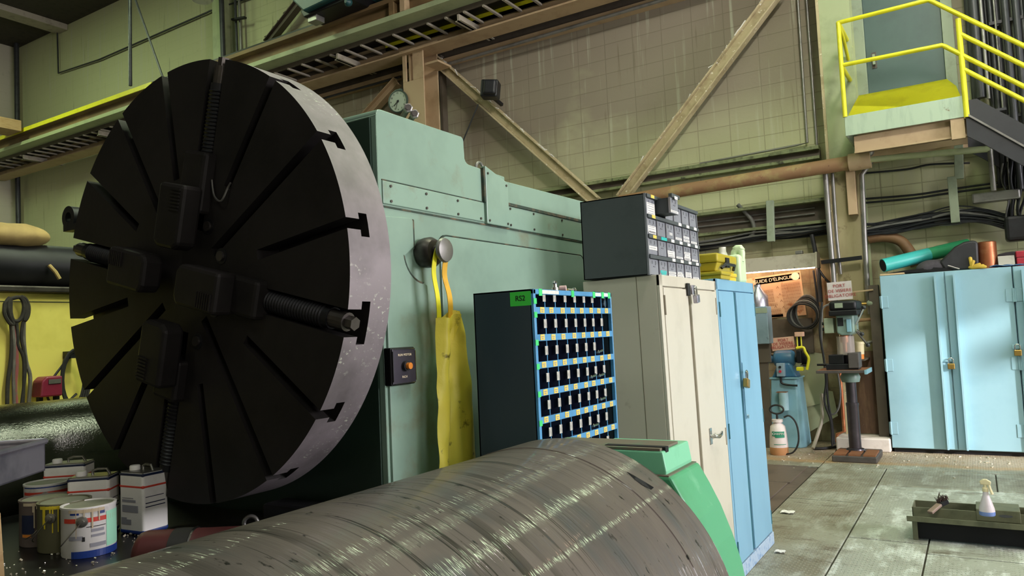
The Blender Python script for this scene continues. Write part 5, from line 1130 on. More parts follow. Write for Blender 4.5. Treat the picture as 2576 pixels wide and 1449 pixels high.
# ================================================================== ON THE BLUE CABINET
BT = ZTb+.003
bxs = [((-1.72, -1.455), (5.08, 5.30), BT, BT+.055, 'low flat yellow case on the sky blue cabinet, nearest the drawer unit', 'toolbox'),
       ((-1.70, -1.50), (5.38, 5.62), BT, BT+.062, 'brighter yellow case under the upper yellow case', 'tooly')]
for (xa, xb), (ya, yb), za_, zb2, lab, mt in bxs:
    t = thing('tool_case', lab, 'case', ((xa+xb)/2, (ya+yb)/2, za_)); MB().box(xa, xb, ya, yb, za_, za_+(zb2-za_)*.55).build('body', mt, t, bevel=.008)
    MB().box(xa-.006, xb+.006, ya-.006, yb+.006, za_+(zb2-za_)*.55, zb2).build('lid', mt, t, bevel=.008)
za_ = BT+.062; zb2 = onX(-1.45, 1838, 655).z
zb2 = za_+.125
t = thing('tool_case', 'larger yellow case with black handle stacked on the other yellow cases', 'case', (-1.58, 5.4, za_))
MB().prism([(-1.76, za_+.0), (-1.51, za_+.0), (-1.49, za_+.06), (-1.78, za_+.06)], 1, 5.13, 5.60).build('body', 'toolbox', t, bevel=.008)
MB().box(-1.79, -1.485, 5.12, 5.61, za_+.062, zb2).build('lid', 'toolbox', t, bevel=.014, seg=3)
MB().tube([(-1.485, 5.2, za_+.02), (-1.465, 5.24, za_+.05), (-1.465, 5.46, za_+.05), (-1.485, 5.5, za_+.02)], .011, 8).box(-1.49, -1.476, 5.30, 5.38, za_+.03, za_+.10).build('handle', 'blackplastic', t, smooth=True)
jy = 5.80
t = thing('plastic_jug', 'pale green plastic jug with moulded handle behind the yellow cases', 'jug', (-1.62, jy, BT))
A_ = onY(jy, 1797, 690); B_ = onY(jy, 1868, 640)
xa, xb, zt_ = A_.x, B_.x, onY(jy, 1845, 625).z
hgt = zt_-BT
MB().prism([(xa, BT), (xb, BT), (xb, BT+hgt*.76), (xb-.02, BT+hgt*.80), (xa+.06, BT+hgt*.78), (xa+.0, BT+hgt*.60)], 1, jy-.09, jy+.09).build('body', 'jug', t, bevel=.02, seg=3, smooth=True)
MB().tube(smooth_path([(xa+.17, jy, BT+hgt*.66), (xa+.17, jy, BT+hgt*.90), (xa+.22, jy, BT+hgt*.97), (xb-.05, jy, BT+hgt*.98), (xb-.01, jy, BT+hgt*.9), (xb-.015, jy, BT+hgt*.62)], 6), .028, 12).build('handle', 'jug', t, smooth=True)
MB().lathe([(.045, 0), (.035, .03), (.027, .05), (.027, .085), (.001, .086)], (xa+.075, jy, BT+hgt*.75), (0, 0, 1), 20).build('cap', 'white', t, smooth=True)

# ================================================================== BACK WALL: LAMP, POSTER, SIGNS
la, lb_ = onY(10.95, 1800, 668), onY(10.95, 2052, 640)
t = thing('bench_lamp', 'long dusty fluorescent lamp housing on the wall above the sling poster', 'lamp', ((la.x+lb_.x)/2, 10.95, 2.5))
lz0 = onY(10.9, 2050, 673).z; lzt = onY(10.9, 2046, 636).z
MB().prism([(10.84, lz0), (10.90, lzt), (11.12, lzt), (11.12, lz0+.10), (10.98, lz0+.10)], 0, la.x-.4, lb_.x).build('housing', 'lamphousing', t, bevel=.006)
MB().prism([(10.83, lz0-.006), (10.89, lzt+.01), (11.13, lzt+.01), (11.13, lz0+.0)], 0, lb_.x, lb_.x+.025).build('end_plate', 'lamphousing', t)
MB().cyl((la.x-.35, 10.93, lz0+.015), (lb_.x-.02, 10.93, lz0+.015), .022, seg=12).build('tube', 'tube', t, smooth=True)
MB().box(onY(10.9, 2000, 632).x, onY(10.9, 2018, 632).x, 10.9, 11.0, lzt+.002, lzt+.05).build('conduit_box', 'conduit', t, bevel=.008)
Yp = YW-.012
pa, pb, pc_, pd = onY(Yp, 1862, 704), onY(Yp, 2013, 681), onY(Yp, 2029, 792), onY(Yp, 1880, 806)
po = thing('sling_guide_poster', 'brown-stained aged poster headed GUIDE D\'ÉLINGUES under the lamp', 'poster', ((pa.x+pc_.x)/2, Yp, pc_.z))
def PP(u, v): 
    q = pa.lerp(pb, u).lerp(pd.lerp(pc_, u), v); q.y = Yp+.001; return q
m = MB(); m.grid(lambda u, v: PP(u, v)+Vector((0, -.004*math.sin(u*7)*v, 0)), 10, 8, .002); m.build('sheet', 'poster', po)
pr = (pb-pa).normalized(); pu = (pa-pd).normalized()
def pquad(name, u0, u1, v0, v1, mat, off=.006):
    m = MB(); f = m.bm.faces.new([m.bm.verts.new(PP(a, b)-Vector((0, off, 0))) for a, b in ((u0, v0), (u1, v0), (u1, v1), (u0, v1))]); bmesh.ops.solidify(m.bm, geom=[f], thickness=.0008); return m.build(name, mat, po)
pquad('heading_band', .25, .98, .04, .18, 'posterbrown')
text('heading', "GUIDE D'ÉLINGUES", .068, frame_mx(PP(.56, .115)-Vector((0, .009, 0)), pr, pu), 'cream', po, spacing=1.0)
MB().lathe([(.055, 0), (.055, .001)], PP(.91, .11)-Vector((0, .008, 0)), (0, -1, 0), 28).build('seal', 'cream', po)
m = MB()
def pl_(u0, u1, v0, v1):
    f = m.bm.faces.new([m.bm.verts.new(PP(a, b)-Vector((0, .007, 0))) for a, b in ((u0, v0), (u1, v0), (u1, v1), (u0, v1))])
for u0, u1, v0, rows in ((.20, .52, .34, 4), (.66, .97, .24, 9), (.28, .56, .66, 1), (.30, .60, .80, 2)):
    for k in range(rows):
        vv = v0+k*.075
        pl_(u0, u1, vv, vv+.006)
        n = 18
        for j in range(n): uu = u0+(u1-u0)*(j+.2)/n; pl_(uu, uu+.007, vv+.022, vv+.062)
for uu, vv in ((.60, .28), (.62, .45), (.63, .60), (.65, .75), (.40, .72), (.52, .72)):
    for k in (-1, 1):
        a0, a1 = PP(uu, vv)-Vector((0, .007, 0)), PP(uu+k*.018, vv+.05)-Vector((0, .007, 0)); m.bar(a0, a1, .006, .0008, (0, 1, 0))
m.build('printed_tables', 'posterline', po)
pquad('foot_band', .32, .62, .92, .985, 'posterbrown')
def signboard(label, Yp, quad, mat, inkm, size):
    pts = [onY(Yp, *q) for q in quad]; t = thing('warning_sign', label, 'sign', (pts[0]+pts[2])/2)
    r = (pts[1]-pts[0]).normalized(); u = (pts[0]-pts[3]).normalized(); fm = frame_mx((pts[0]+pts[1]+pts[2]+pts[3])/4, r, Vector((0, 0, 1)))
    w_ = ((pts[1]-pts[0]).length+(pts[2]-pts[3]).length)/4; h_ = (pts[0]-pts[3]).length/2
    MB().box(-w_, w_, -h_, h_, -.004, .004, fm).build('board', mat, t)
    c = (pts[0]+pts[1]+pts[2]+pts[3])/4 - Vector((0, .012, 0)); h = (pts[0]-pts[3]).length
    for k, s in enumerate(('PORT', 'DE VISIERE', 'OBLIGATOIRE')): text('lettering', s, size, frame_mx(c+u*h*(.27-.27*k), r, u), inkm, t, spacing=1.05)
    return t
signboard('white sign reading PORT DE VISIERE OBLIGATOIRE above the drill press', 10.62, ((2079, 712), (2141, 706), (2146, 751), (2085, 757)), 'sign', 'signred', .058)
signboard('pinkish sign reading PORT DE VISIERE OBLIGATOIRE above the bench grinder', 10.98, ((1943, 850), (1998, 845), (1999, 881), (1940, 882)), 'signpink', 'signred', .056)
a = onY(10.62, 2146, 735); b_ = onY(10.62, 2197, 729)
tag(MB().bar(a, b_, .02, .05, (0, 1, 0)).build('flat_bar', 'tan', bevel=.003), 'yellowed flat bar at the right of the white warning sign', 'bar')
# electric box with cone, left of grinder
ea, eb_ = onY(10.35, 1895, 772), onY(10.35, 1933, 865)
t = thing('electric_box', 'grey-blue electrical box peeping out behind the sky blue cabinet', 'box', (ea.x, 10.4, eb_.z))
MB().box(ea.x, onY(10.35, 1931, 800).x, 10.35, 10.6, eb_.z, ea.z).build('box_body', 'elecbox', t, bevel=.01)
MB().box(ea.x, onY(10.35, 1931, 800).x, 10.346, 10.35, ea.z-.09, ea.z-.02).build('vent_strip', 'frame', t)
MB().lathe([(.13, 0), (.13, .14), (.05, .25), (.05, .3)], (ea.x+.04, 10.48, ea.z), (0, 0, 1), 28).build('cone_hood', 'galv', t, smooth=True)
MB().box(ea.x-.02, onY(10.35, 1931, 800).x-.02, 10.42, 10.5, eb_.z-.25, eb_.z).build('stand', 'darkbeam', t)
MB().box(ea.x+.0, onY(10.35, 1931, 800).x-.06, 10.44, 10.48, 0, eb_.z-.25).build('post', 'darkbeam', t)
p = onY(10.6, 1940, 900); 
m = MB()
for v in range(7): m.cbox(p+Vector((-.12+.04*v, .1, .02*math.sin(v*3))), .09, .05, .10, Quaternion((.3, 1, .2), v).to_matrix())
tag(m.build('scrap_pile', 'darkbeam', bevel=.01), 'dim heap of scrap beside the grinder under the electrical box', 'scrap')
# dark board behind the sprayer/grinder
a, b_ = onY(11.14, 1925, 802), onY(11.14, 2050, 870)
tag(MB().box(a.x, onY(11.14, 2044, 830).x, 11.13, 11.18, b_.z-.1, a.z-.02).build('dark_board', 'darkbeam'), 'dark panel on the wall beneath the poster', 'panel')
# ================================================================== GRINDER
GY = 10.50
g0, g1 = onY(GY, 1938, 955), onY(GY, 2006, 952); h0, h1 = onY(GY, 1938, 1120), onY(GY, 2020, 1128)
gt = thing('pedestal_grinder', 'blue bench grinder on a pale blue pedestal with cup and switch box', 'grinder', ((h0.x+h1.x)/2, GY+.2, 0))
zt_ = g1.z
m = MB(); lo_ = [(h0.x, GY), (h1.x-.03, GY), (h1.x+.03, GY+.1), (h1.x+.03, GY+.45), (h0.x, GY+.45)]; hi_ = [(g0.x, GY+.03), (g1.x-.03, GY+.03), (g1.x, GY+.08), (g1.x, GY+.38), (g0.x, GY+.38)]
v0 = [m.bm.verts.new((x, y, 0)) for x, y in lo_]; v1 = [m.bm.verts.new((x, y, zt_)) for x, y in hi_]
m.bm.faces.new(v0); m.bm.faces.new(v1[::-1])
for i in range(5): m.bm.faces.new((v0[i], v0[(i+1) % 5], v1[(i+1) % 5], v1[i]))
m.build('pedestal', 'pedblue', gt, bevel=.015)
MB().box(g0.x-.02, g1.x+.015, GY+.01, GY+.41, zt_-.006, zt_+.012).build('pedestal_top', 'pedblue', gt)
mid = (g0.x+g1.x)/2; ga, gb_ = onY(GY+.1, 1946, 905), onY(GY+.1, 1994, 905); zc_ = onY(GY+.1, 1970, 903).z
MB().prism([(g0.x, zt_+.01), (g1.x-.01, zt_+.01), (g1.x-.03, zt_+.06), (mid+.08, zc_-.05), (mid-.08, zc_-.05), (g0.x+.03, zt_+.06)], 1, GY+.06, GY+.34).build('bell_base', 'grindblue', gt, bevel=.03, seg=3)
rG = .115
MB().lathe([(.06, -.02), (rG*.85, 0), (rG, .03), (rG, gb_.x-ga.x-.03), (rG*.85, gb_.x-ga.x), (.06, gb_.x-ga.x+.02)], (ga.x, GY+.2, zc_), (1, 0, 0), 32).build('motor', 'grindblue', gt, smooth=True)
for s, x0 in ((-1, ga.x), (1, gb_.x)):
    MB().lathe([(.06, 0), (.055, .10*1), (.11, .11), (.115, .13), (.115, .17), (.10, .18)], (x0, GY+.2, zc_), (s, 0, 0), 28).build('wheel_guard', 'grindblue' if s < 0 else 'black', gt, smooth=True)
    MB().lathe([(.10, 0), (.10, .03)], (x0+s*.14, GY+.2, zc_), (s, 0, 0), 28).build('grinding_wheel', 'grey', gt, smooth=True)
    MB().box(x0+s*.16-.05, x0+s*.16+.05, GY+.02, GY+.12, zc_-.09, zc_-.075).build('tool_rest', 'steel', gt)
sa, sb = onY(GY, 1953, 914), onY(GY, 1975, 947)
sw = MB().box(sa.x, sb.x, GY-.03, GY+.06, sb.z, sa.z).build('switch_box', 'elecbox', gt, bevel=.006)
MB().cyl(((sa.x+sb.x)/2, GY-.05, sa.z-.05), ((sa.x+sb.x)/2, GY-.03, sa.z-.05), .016).build('start_button', 'black', sw)
MB().cyl(((sa.x+sb.x)/2, GY-.05, sb.z+.07), ((sa.x+sb.x)/2, GY-.03, sb.z+.07), .018).build('stop_button', 'redtool', sw)
MB().tube(smooth_path([((sa.x+sb.x)/2, GY+.0, sb.z), ((sa.x+sb.x)/2, GY-.01, sb.z-.08), onY(GY-.01, 1980, 968), onY(GY-.01, 2006, 970)]), .014, 8).build('switch_cable', 'black', gt, smooth=True)
ca, cb2 = onY(GY-.06, 1958, 987), onY(GY-.06, 1985, 1032)
MB().lathe([(.06, 0), (.06, ca.z-cb2.z), (.05, ca.z-cb2.z), (.05, .01)], ((ca.x+cb2.x)/2, GY-.05, cb2.z), (0, 0, 1), 24).build('water_cup', 'cupblue', gt, smooth=True)
MB().box(ca.x-.02, cb2.x-.01, GY-.1, GY+.0, ca.z, ca.z+.008).build('cup_bracket', 'canred' if False else 'copper', gt)
# yellow eye-shield arm
yp = [onY(GY+.02, *q) for q in ((2003, 876), (2020, 874), (2026, 886), (2034, 900), (2033, 915), (2030, 930))]
MB().tube(smooth_path(yp, 5), .018, 8).build('shield_arm', 'yellow', gt, smooth=True)
MB().box(yp[0].x-.0, yp[1].x-.03, GY+.0, GY+.12, yp[0].z-.2, yp[0].z-.03).build('spark_guard', 'black', gt, bevel=.01)
ea_, eb3 = onY(GY+.05, 1998, 836), onY(GY+.05, 2020, 866)
MB().box(ea_.x, eb3.x, GY+.05, GY+.2, ea_.z-.06, ea_.z).build('eye_shield', 'signpink', gt, bevel=.006)
m = MB(); m.tube([(ea_.x+.02, GY+.1, ea_.z-.06), (ea_.x+.02, GY+.1, yp[0].z)], .010, 6).tube([(eb3.x-.03, GY+.1, ea_.z-.06), (eb3.x-.03, GY+.1, yp[0].z)], .010, 6).build('shield_posts', 'yellow', gt)
MB().box(ea_.x+.03, eb3.x-.04, GY+.1, GY+.11, yp[0].z, ea_.z-.06).build('shield_glass', 'black', gt)
p = onY(GY+.02, 2013, 928); MB().cbox(p, .09, .08, .05).build('lamp_foot', 'yellow', gt, bevel=.01)
# olive curved sheets leaning on the wall
def sheet(label, quad, Y0, Y1, seed, mat='olivesheet'):
    P_ = [onY(Y1, *quad[0]), onY(Y1, *quad[1]), onY(Y0, *quad[2]), onY(Y0, *quad[3])]
    def f(u, v):
        q = P_[0].lerp(P_[1], u).lerp(P_[3].lerp(P_[2], u), v); q.y -= .04*math.sin(u*PI)*(.4+.6*v); q.z += .06*math.sin(u*PI)*(1-v); return q
    return tag(MB().grid(f, 16, 12, .006).build('curved_sheet', mat, smooth=True), label, 'sheet')
sheet('upper olive curved sheet leaning on the wall behind the grinder', ((2002, 905), (2075, 892), (2085, 1010), (2002, 1030)), 11.07, 11.17, 1)
sheet('lower olive curved sheet with a pale edge between grinder and drill', ((2010, 1000), (2095, 985), (2108, 1046), (2022, 1095)), 11.0, 11.12, 2)
# sprayer
sy0 = 9.96; s0, s1 = onY(sy0, 1938, 1140), onY(sy0, 1984, 1140); sx = (s0.x+s1.x)/2; rS = (s1.x-s0.x)/2
sz = onY(sy0, 1961, 1062).z; szh = onY(sy0, 1956, 1026).z
t = thing('pump_sprayer', 'white plastic pump sprayer with black handle and hose in front of the grinder', 'sprayer', (sx, sy0, 0))
MB().lathe([(rS*.9, 0), (rS, .02), (rS*1.0, sz*.3), (rS*.93, sz*.62), (rS*.80, sz*.88), (rS*.45, sz*.97), (rS*.42, sz), (rS*.6, sz+.002), (rS*.6, sz+.035), (rS*.3, sz+.04)], (sx, sy0, 0), seg=32).build('tank', 'tank', t, smooth=True, angle=60)
MB().lathe([(rS*.905, 0.001), (rS*1.006, .021), (rS*1.006, sz*.24)], (sx, sy0, 0), seg=32, cap=False).build('liquid_level', 'liquid', t, smooth=True)
MB().tube([(sx+.085*math.cos(R(a)), sy0, szh-.02+.055*math.sin(R(a))) for a in range(0, 360, 20)], .012, 8, True).tube([(sx, sy0, sz+.03), (sx, sy0, szh-.075)], .014, 8).build('pump_handle', 'rubber', t, smooth=True)
hp_ = [onY(sy0-.05, *q) for q in ((1972, 1050), (1985, 1046), (2000, 1060), (2008, 1085), (2008, 1115), (1995, 1138), (1970, 1144), (1945, 1143))]
for q in hp_: q.z = max(q.z, .012)
MB().tube(smooth_path(hp_, 6), .011, 8).build('hose', 'rubber', t, smooth=True)
lm = MB(); va = camang((sx, sy0)); lc = (sx, sy0)
for (a0, a1, z0, z1, rr2) in ((-42, 42, sz*.60, sz*.74, rS*.945), (-22, 42, sz*.55, sz*.60, rS*.952)): ang_lab(lm, lc, rr2, va+a0, va+a1, z0, z1, .004, 14)
ang_lab(lm, lc, rS*.985, va-30, va+48, sz*.335, sz*.352, .006, 14)
lg = lm.build('logo_patch', 'logogreen', t)
lr_ = Vector((-math.sin(R(va)), math.cos(R(va)), 0)); ln = Vector((math.cos(R(va)), math.sin(R(va)), 0))
text('lettering', 'CHAPIN', .040, frame_mx(Vector((sx, sy0, sz*.67))+ln*(rS*.945+.008), lr_, (0, 0, 1)), 'white', t)
# ================================================================== DRILL PRESS
DYc = 9.98
cbm, ctp = onY(DYc, 2152, 1128), onY(DYc, 2139, 945)
dx = (cbm.x+ctp.x)/2
dp = thing('drill_press', 'grey-green floor-standing drill press with black pulley cover', 'drill press', (dx, DYc, 0))
bx0, bx1 = onZ(0, 2092, 1163).x, onZ(0, 2207, 1167).x
ba = MB().box(bx0, bx1, 9.60, 10.22, 0, .075).build('base', 'ironbase', dp, bevel=.012)
m = MB(); w3 = (bx1-bx0)
for k in range(3): m.box(bx0+.02+k*w3*.33, bx0+w3*.31+k*w3*.33, 9.62, 10.02, .075, .095)
m.build('base_face', 'drilltop', ba)
MB().lathe([(.11, .075), (.10, .11), (.070, .12), (.070, .62), (.074, .63), (.074, .66), (.060, .665), (.060, onY(9.72, 2120, 802).z)], (dx, DYc, 0), seg=32).build('column', 'drillcol', dp, smooth=True)
tz = onY(9.7, 2060, 932).z; tx0, tx1 = onY(9.68, 2053, 932).x, onY(9.68, 2180, 938).x
MB().box(tx0, tx1, 9.66, 10.18, tz-.035, tz+.0).build('table', 'ironbase', dp, bevel=.006)
MB().box(tx0+.01, tx1-.01, 9.67, 10.17, tz, tz+.003).build('table_face', 'drilltop', dp)
MB().box(tx1-.02, tx1+.004, 9.655, 10.185, tz-.05, tz+.002).build('table_edge', 'pedblue', dp)
MB().lathe([(.10, tz-.16), (.115, tz-.10), (.09, tz-.04)], (dx, DYc, 0), seg=24).build('table_collar', 'drillgrey', dp, smooth=True)
Dh = 9.72
ha, hb = onY(Dh, 2102, 797), onY(Dh, 2150, 843)
hd = MB().prism([(ha.x, ha.z+.03), (hb.x, ha.z+.03), (hb.x, hb.z+.03), (hb.x-.05, hb.z), (ha.x+.05, hb.z), (ha.x, hb.z+.03)], 1, Dh, Dh+.42).build('head', 'drillgrey', dp, bevel=.02, seg=3)
a, b_ = onY(Dh, 2106, 800), onY(Dh, 2122, 820); MB().box(a.x, b_.x, Dh-.006, Dh, b_.z, a.z).build('name_plate', 'blackplastic', hd)
a, b_ = onY(Dh-.02, 2128, 803), onY(Dh-.02, 2142, 835); MB().box(a.x, b_.x, Dh-.025, Dh, b_.z, a.z).build('rib_plate', 'pedblue', hd, bevel=.006)
a, b_ = onY(Dh-.08, 2083, 758), onY(Dh-.08, 2156, 790)
pcv = MB().box(a.x, b_.x, Dh-.08, Dh+.44, b_.z+.05, a.z).build('pulley_cover', 'black', dp, bevel=.035, seg=4, smooth=True)
MB().box(a.x-.004, b_.x+.004, Dh-.085, Dh+.445, b_.z-.01, b_.z+.055).build('cover_rim', 'black', dp, bevel=.012)
a2, b2 = onY(Dh-.085, 2099, 763), onY(Dh-.085, 2120, 774); MB().box(a2.x, b2.x, Dh-.086, Dh-.078, b2.z, a2.z).build('badge', 'frame', pcv)
a, b_ = onY(Dh+.02, 2071, 801), onY(Dh+.02, 2100, 838)
MB().box(a.x, b_.x-.01, Dh+.02, Dh+.22, b_.z, a.z).build('control_box', 'frame', dp, bevel=.008)
for dz in (.05, .12): MB().cyl((a.x-.0, Dh+.1, b_.z+dz), (a.x-.03, Dh+.1, b_.z+dz), .02).build('control_knob', 'black', dp)
q0 = onY(Dh+.12, 2124, 843); MB().cyl((q0.x, Dh+.12, q0.z-.09), (q0.x, Dh+.12, q0.z+.04), .05).cyl((q0.x, Dh+.12, q0.z-.2), (q0.x, Dh+.12, q0.z-.09), .025).build('quill', 'copper', dp, smooth=True)
gl, gr_ = onY(Dh-.02, 2099, 847), onY(Dh-.02, 2148, 893)
gcx = (gl.x+gr_.x)/2
MB().lathe([((gr_.x-gl.x)/2, 0), ((gr_.x-gl.x)/2, gl.z-gr_.z)], (gcx, Dh+.12, gr_.z), (0, 0, 1), 24, cap=False).build('chuck_guard', 'guard', dp, smooth=True)
hc = onY(Dh+.1, 2149, 826)
MB().cyl(hc+Vector((-.1, 0, 0)), hc+Vector((.03, 0, 0)), .045).build('feed_hub', 'frame', dp, smooth=True)
for q in ((2173, 773), (2168, 840), (2183, 868)):
    e_ = onY(Dh+.1, *q); MB().tube([hc, e_], .014, 8).build('feed_lever', 'chrome', dp, smooth=True); MB().ball(e_, .026).build('lever_knob', 'knob', dp, smooth=True)
vz = tz+.003
va_, vb = onY(9.70, 2076, 893), onY(9.70, 2164, 915)
vs_ = thing('drill_vise', 'black machine vise clamped on the drill press table', 'vise', ((va_.x+vb.x)/2, 9.8, vz))
MB().box(va_.x, vb.x-.02, 9.70, 9.92, vz, vz+.07).build('vise_base', 'black', vs_, bevel=.006)
MB().box(onY(9.68, 2133, 900).x, vb.x-.01, 9.68, 9.94, vz+.02, va_.z+.02).build('fixed_jaw', 'ironbase', vs_, bevel=.008)
MB().box(va_.x+.03, va_.x+.20, 9.72, 9.90, vz+.07, va_.z-.0).build('moving_jaw', 'black', vs_, bevel=.008)
MB().cyl((va_.x-.12, 9.81, vz+.06), (va_.x+.05, 9.81, vz+.06), .014).build('vise_screw', 'black', vs_)
a, b_ = onY(10.30, 2151, 860), onY(10.30, 2172, 903)
t = thing('small_pail', 'cream plastic pail with orange base behind the drill vise', 'pail', ((a.x+b_.x)/2, 10.3, b_.z))
pcx = (a.x+b_.x)/2
MB().lathe([(.050, 0), (.052, .06)], (pcx, 10.30, b_.z), seg=20).build('orange_base', 'orange', t, smooth=True)
MB().lathe([(.055, .06), (.060, a.z-b_.z-.03), (.066, a.z-b_.z-.03), (.066, a.z-b_.z)], (pcx, 10.30, b_.z), seg=20).build('pail_body', 'pail', t, smooth=True)
MB().box(pcx-.06, pcx+.06, 10.24, 10.80, b_.z-.02, b_.z-.001).build('shelf_bracket', 'darkbeam', t)
# pipework right of the column
def pipe(label, pts, Yp, r, mat, name='water_pipe', cat='pipe'):
    return tag(MB().tube([onY(Yp, *q) for q in pts], r, 10).build(name, mat, smooth=True), label, cat)
pipe('brass-valved pipe descending at the right of the green column', [(2192, 755), (2194, 800), (2197, 840), (2198, 858), (2183, 862)], 10.68, .022, 'conduit')
t = thing('gate_valve', 'old valve with handwheel on the pipe right of the drill press', 'valve', onY(10.66, 2190, 763))
p = onY(10.66, 2190, 763); MB().ball(p, .05, (1, 1, .9)).build('valve_body', 'frame', t, smooth=True); MB().cyl(p, p+Vector((-.14, -.02, 0)), .014).build('stem', 'brass', t)
w_ = p+Vector((-.15, -.02, 0)); MB().tube([w_+Vector((0, .05*math.cos(R(a)), .05*math.sin(R(a)))) for a in range(0, 360, 30)], .010, 6, True).build('handwheel', 'brass', t, smooth=True)
pipe('short branch pipe joining the valve pipe at mid height', [(2160, 806), (2192, 803)], 10.68, .022, 'brownpipe')
pipe('copper drain pipe running down behind the drill column', [(2113, 935), (2118, 1000), (2124, 1085), (2106, 1092), (2104, 1112)], 10.55, .022, 'copper')
for k, (pts, l) in enumerate((([(2068, 760), (2062, 830), (2072, 900), (2078, 960), (2074, 1010), (2090, 1060), (2094, 1122)], 'black hose hanging left of the drill press, long one'), ([(2078, 915), (2082, 1000), (2092, 1060), (2099, 1118)], 'dark hose hanging below the drill table'), ([(2108, 940), (2114, 990), (2108, 1030), (2092, 1042), (2082, 1020)], 'grey hose looping below the drill table'), ([(2086, 765), (2070, 775), (2068, 800), (2066, 880)], 'grey cable arching from the drill pulley cover'))):
    tag(MB().tube(smooth_path([onY(10.35+.04*k, *q) for q in pts], 6), .014 if k < 2 else .012, 8).build('rubber_hose', 'rubber' if k < 2 else 'cableg', smooth=True), l, 'hose')
pts = [onY(10.45, 2066, 990), onY(10.4, 2068, 1050), onY(10.3, 2058, 1090), onY(10.15, 2045, 1128)]; pts[-1].z = max(.02, pts[-1].z)
tag(MB().tube(smooth_path(pts, 6), .022, 8).build('braided_hose', 'lamphousing', smooth=True), 'pale braided hose reaching the floor beside the grinder', 'hose')
pts = [onZ(.02, *q) for q in ((2045, 1128), (2070, 1128), (2100, 1124), (2130, 1120))]
tag(MB().tube(smooth_path(pts, 6), .018, 8).build('floor_hose', 'rubber', smooth=True), 'black hose along the floor to the drill base', 'hose')
# hose coil on the wall
p = onY(11.0, 2030, 785)
t = thing('cable_coil', 'coil of black hose hung on the wall beside the poster', 'coil', p)
for k in range(6): MB().tube([p+Vector(((.155+.008*k)*math.cos(R(a))-.012*k, -.022*k+.06, (.235-.014*k)*math.sin(R(a))-.01*k)) for a in range(0, 360, 15)], .013, 6, True).build('loop', 'rubber' if k % 3 else 'cableg', t, smooth=True)
for pts, l, r, mt in (([(2042, 590), (2052, 640), (2060, 700), (2064, 760)], 'dark conduit descending from the cable bundle to the hose coil', .03, 'conduitdk'), ([(2046, 680), (2052, 720), (2058, 775)], 'thin dark cable left of the white warning sign', .014, 'cable'), ([(2060, 678), (2075, 700), (2092, 716)], 'short cable crossing to the white warning sign', .016, 'cable'), ([(2072, 700), (2074, 760), (2070, 830)], 'brown conduit behind the drill control box', .02, 'brownpipe'), ([(2102, 690), (2105, 760), (2110, 800)], 'bare copper-coloured pipe above the white sign', .028, 'tan')):
    tag(MB().tube(smooth_path([onY(11.02, *q) for q in pts], 5), r, 8).build('wall_conduit', mt, smooth=True), l, 'conduit')
# curb and dark gap beside the big cabinets
cx0, cx1 = onZ(0, 2107, 1131).x, -1.02
tag(MB().box(cx0, cx1, 10.43, 11.19, 0, .17).build('concrete_curb', 'whitecurb', bevel=.02, seg=3), 'rough white concrete curb behind the drill press base', 'curb')
tag(MB().box(-1.16, -1.045, 10.62, 10.76, .172, 2.1).build('steel_post', 'darkbeam'), 'dark steel post in the gap left of the pale blue cabinets', 'post')

# ================================================================== PALE BLUE CABINETS, RIGHT
KY, KZ = 10.48, 2.205
kx = [onY(KY, 2228, 912).x, onY(KY, 2392, 900).x, onY(KY, 2559, 820).x]
def bigcab(label, x0, x1, doors, locks):
    t = thing('steel_locker', label, 'cabinet', ((x0+x1)/2, KY+.25, 0))
    MB().box(x0, x1, KY+.03, KY+.58, .05, KZ).build('body', 'bigblue', t, bevel=.005)
    MB().box(x0+.02, x1-.02, KY+.06, KY+.55, 0, .05).build('plinth', 'black', t)
    for (da, db, hs, fx, fw) in doors:
        d_ = MB().box(da+.006, db-.006, KY, KY+.028, .06, KZ-.004).build('door', 'bigblue', t, bevel=.004)
        MB().prism([(fx, KY), (fx, KY-.085), (fx+.02, KY-.085), (fx+.02, KY-.012), (fx+fw, KY-.012), (fx+fw, KY)], 2, .065, KZ-.05).build('edge_flange', 'bigblue', d_)
        for z in (1.87, 1.08, .30):
            xh = da+.006 if hs < 0 else db-.006
            hg = MB().box(xh-(.02 if hs < 0 else .075), xh+(.075 if hs < 0 else .02), KY-.008, KY, z-.075, z+.075).build('hinge', 'bigblue', d_, bevel=.003)
            MB().cyl((xh+.01*-hs*0, KY-.012, z-.08), (xh, KY-.012, z+.08), .011, seg=10).build('hinge_pin', 'bigblue', hg, smooth=True)
    return t
f1 = onY(KY-.06, 2362, 800).x; f2 = onY(KY-.06, 2410, 800).x
bigcab('pale blue steel locker with two flanged doors on the right, padlocked', kx[0], kx[2]-.006, [(kx[0], kx[1], -1, f1-.02, .10), (kx[1], kx[2]-.006, 1, f2-.02, .07)], 1)
bigcab('pale blue steel locker cut by the right edge of the picture', kx[2], kx[2]+1.3, [(kx[2], kx[2]+.64, -1, kx[2]+.08, .07), (kx[2]+.64, kx[2]+1.3, 1, kx[2]+1.0, .08)], 1)
pL = onY(KY-.05, 2392, 908); pL2 = onY(KY-.05, 2560, 878)
MBh = MB().box(pL.x-.09, pL.x+.02, KY-.03, KY-.001, pL.z-.01, pL.z+.035).build('hasp', 'bigblue', bevel=.003); tag(MBh, 'pale blue hasp bridging the two doors of the padlocked locker', 'hasp')
lock('padlock', 'brass padlock on the middle of the pale blue locker', (pL.x+.0, KY-.03, pL.z+.03), (0, -1, 0), 1.7)
lock('padlock', 'brass padlock at the right edge of the pale blue locker', (pL2.x-.0, KY-.03, pL2.z+.05), (0, -1, 0), 1.7)
tag(MB().box(pL2.x-.05, pL2.x+.05, KY-.026, KY-.001, pL2.z+.0, pL2.z+.05).build('hasp', 'bigblue', bevel=.003), 'pale blue hasp at the right edge of the lockers', 'hasp')
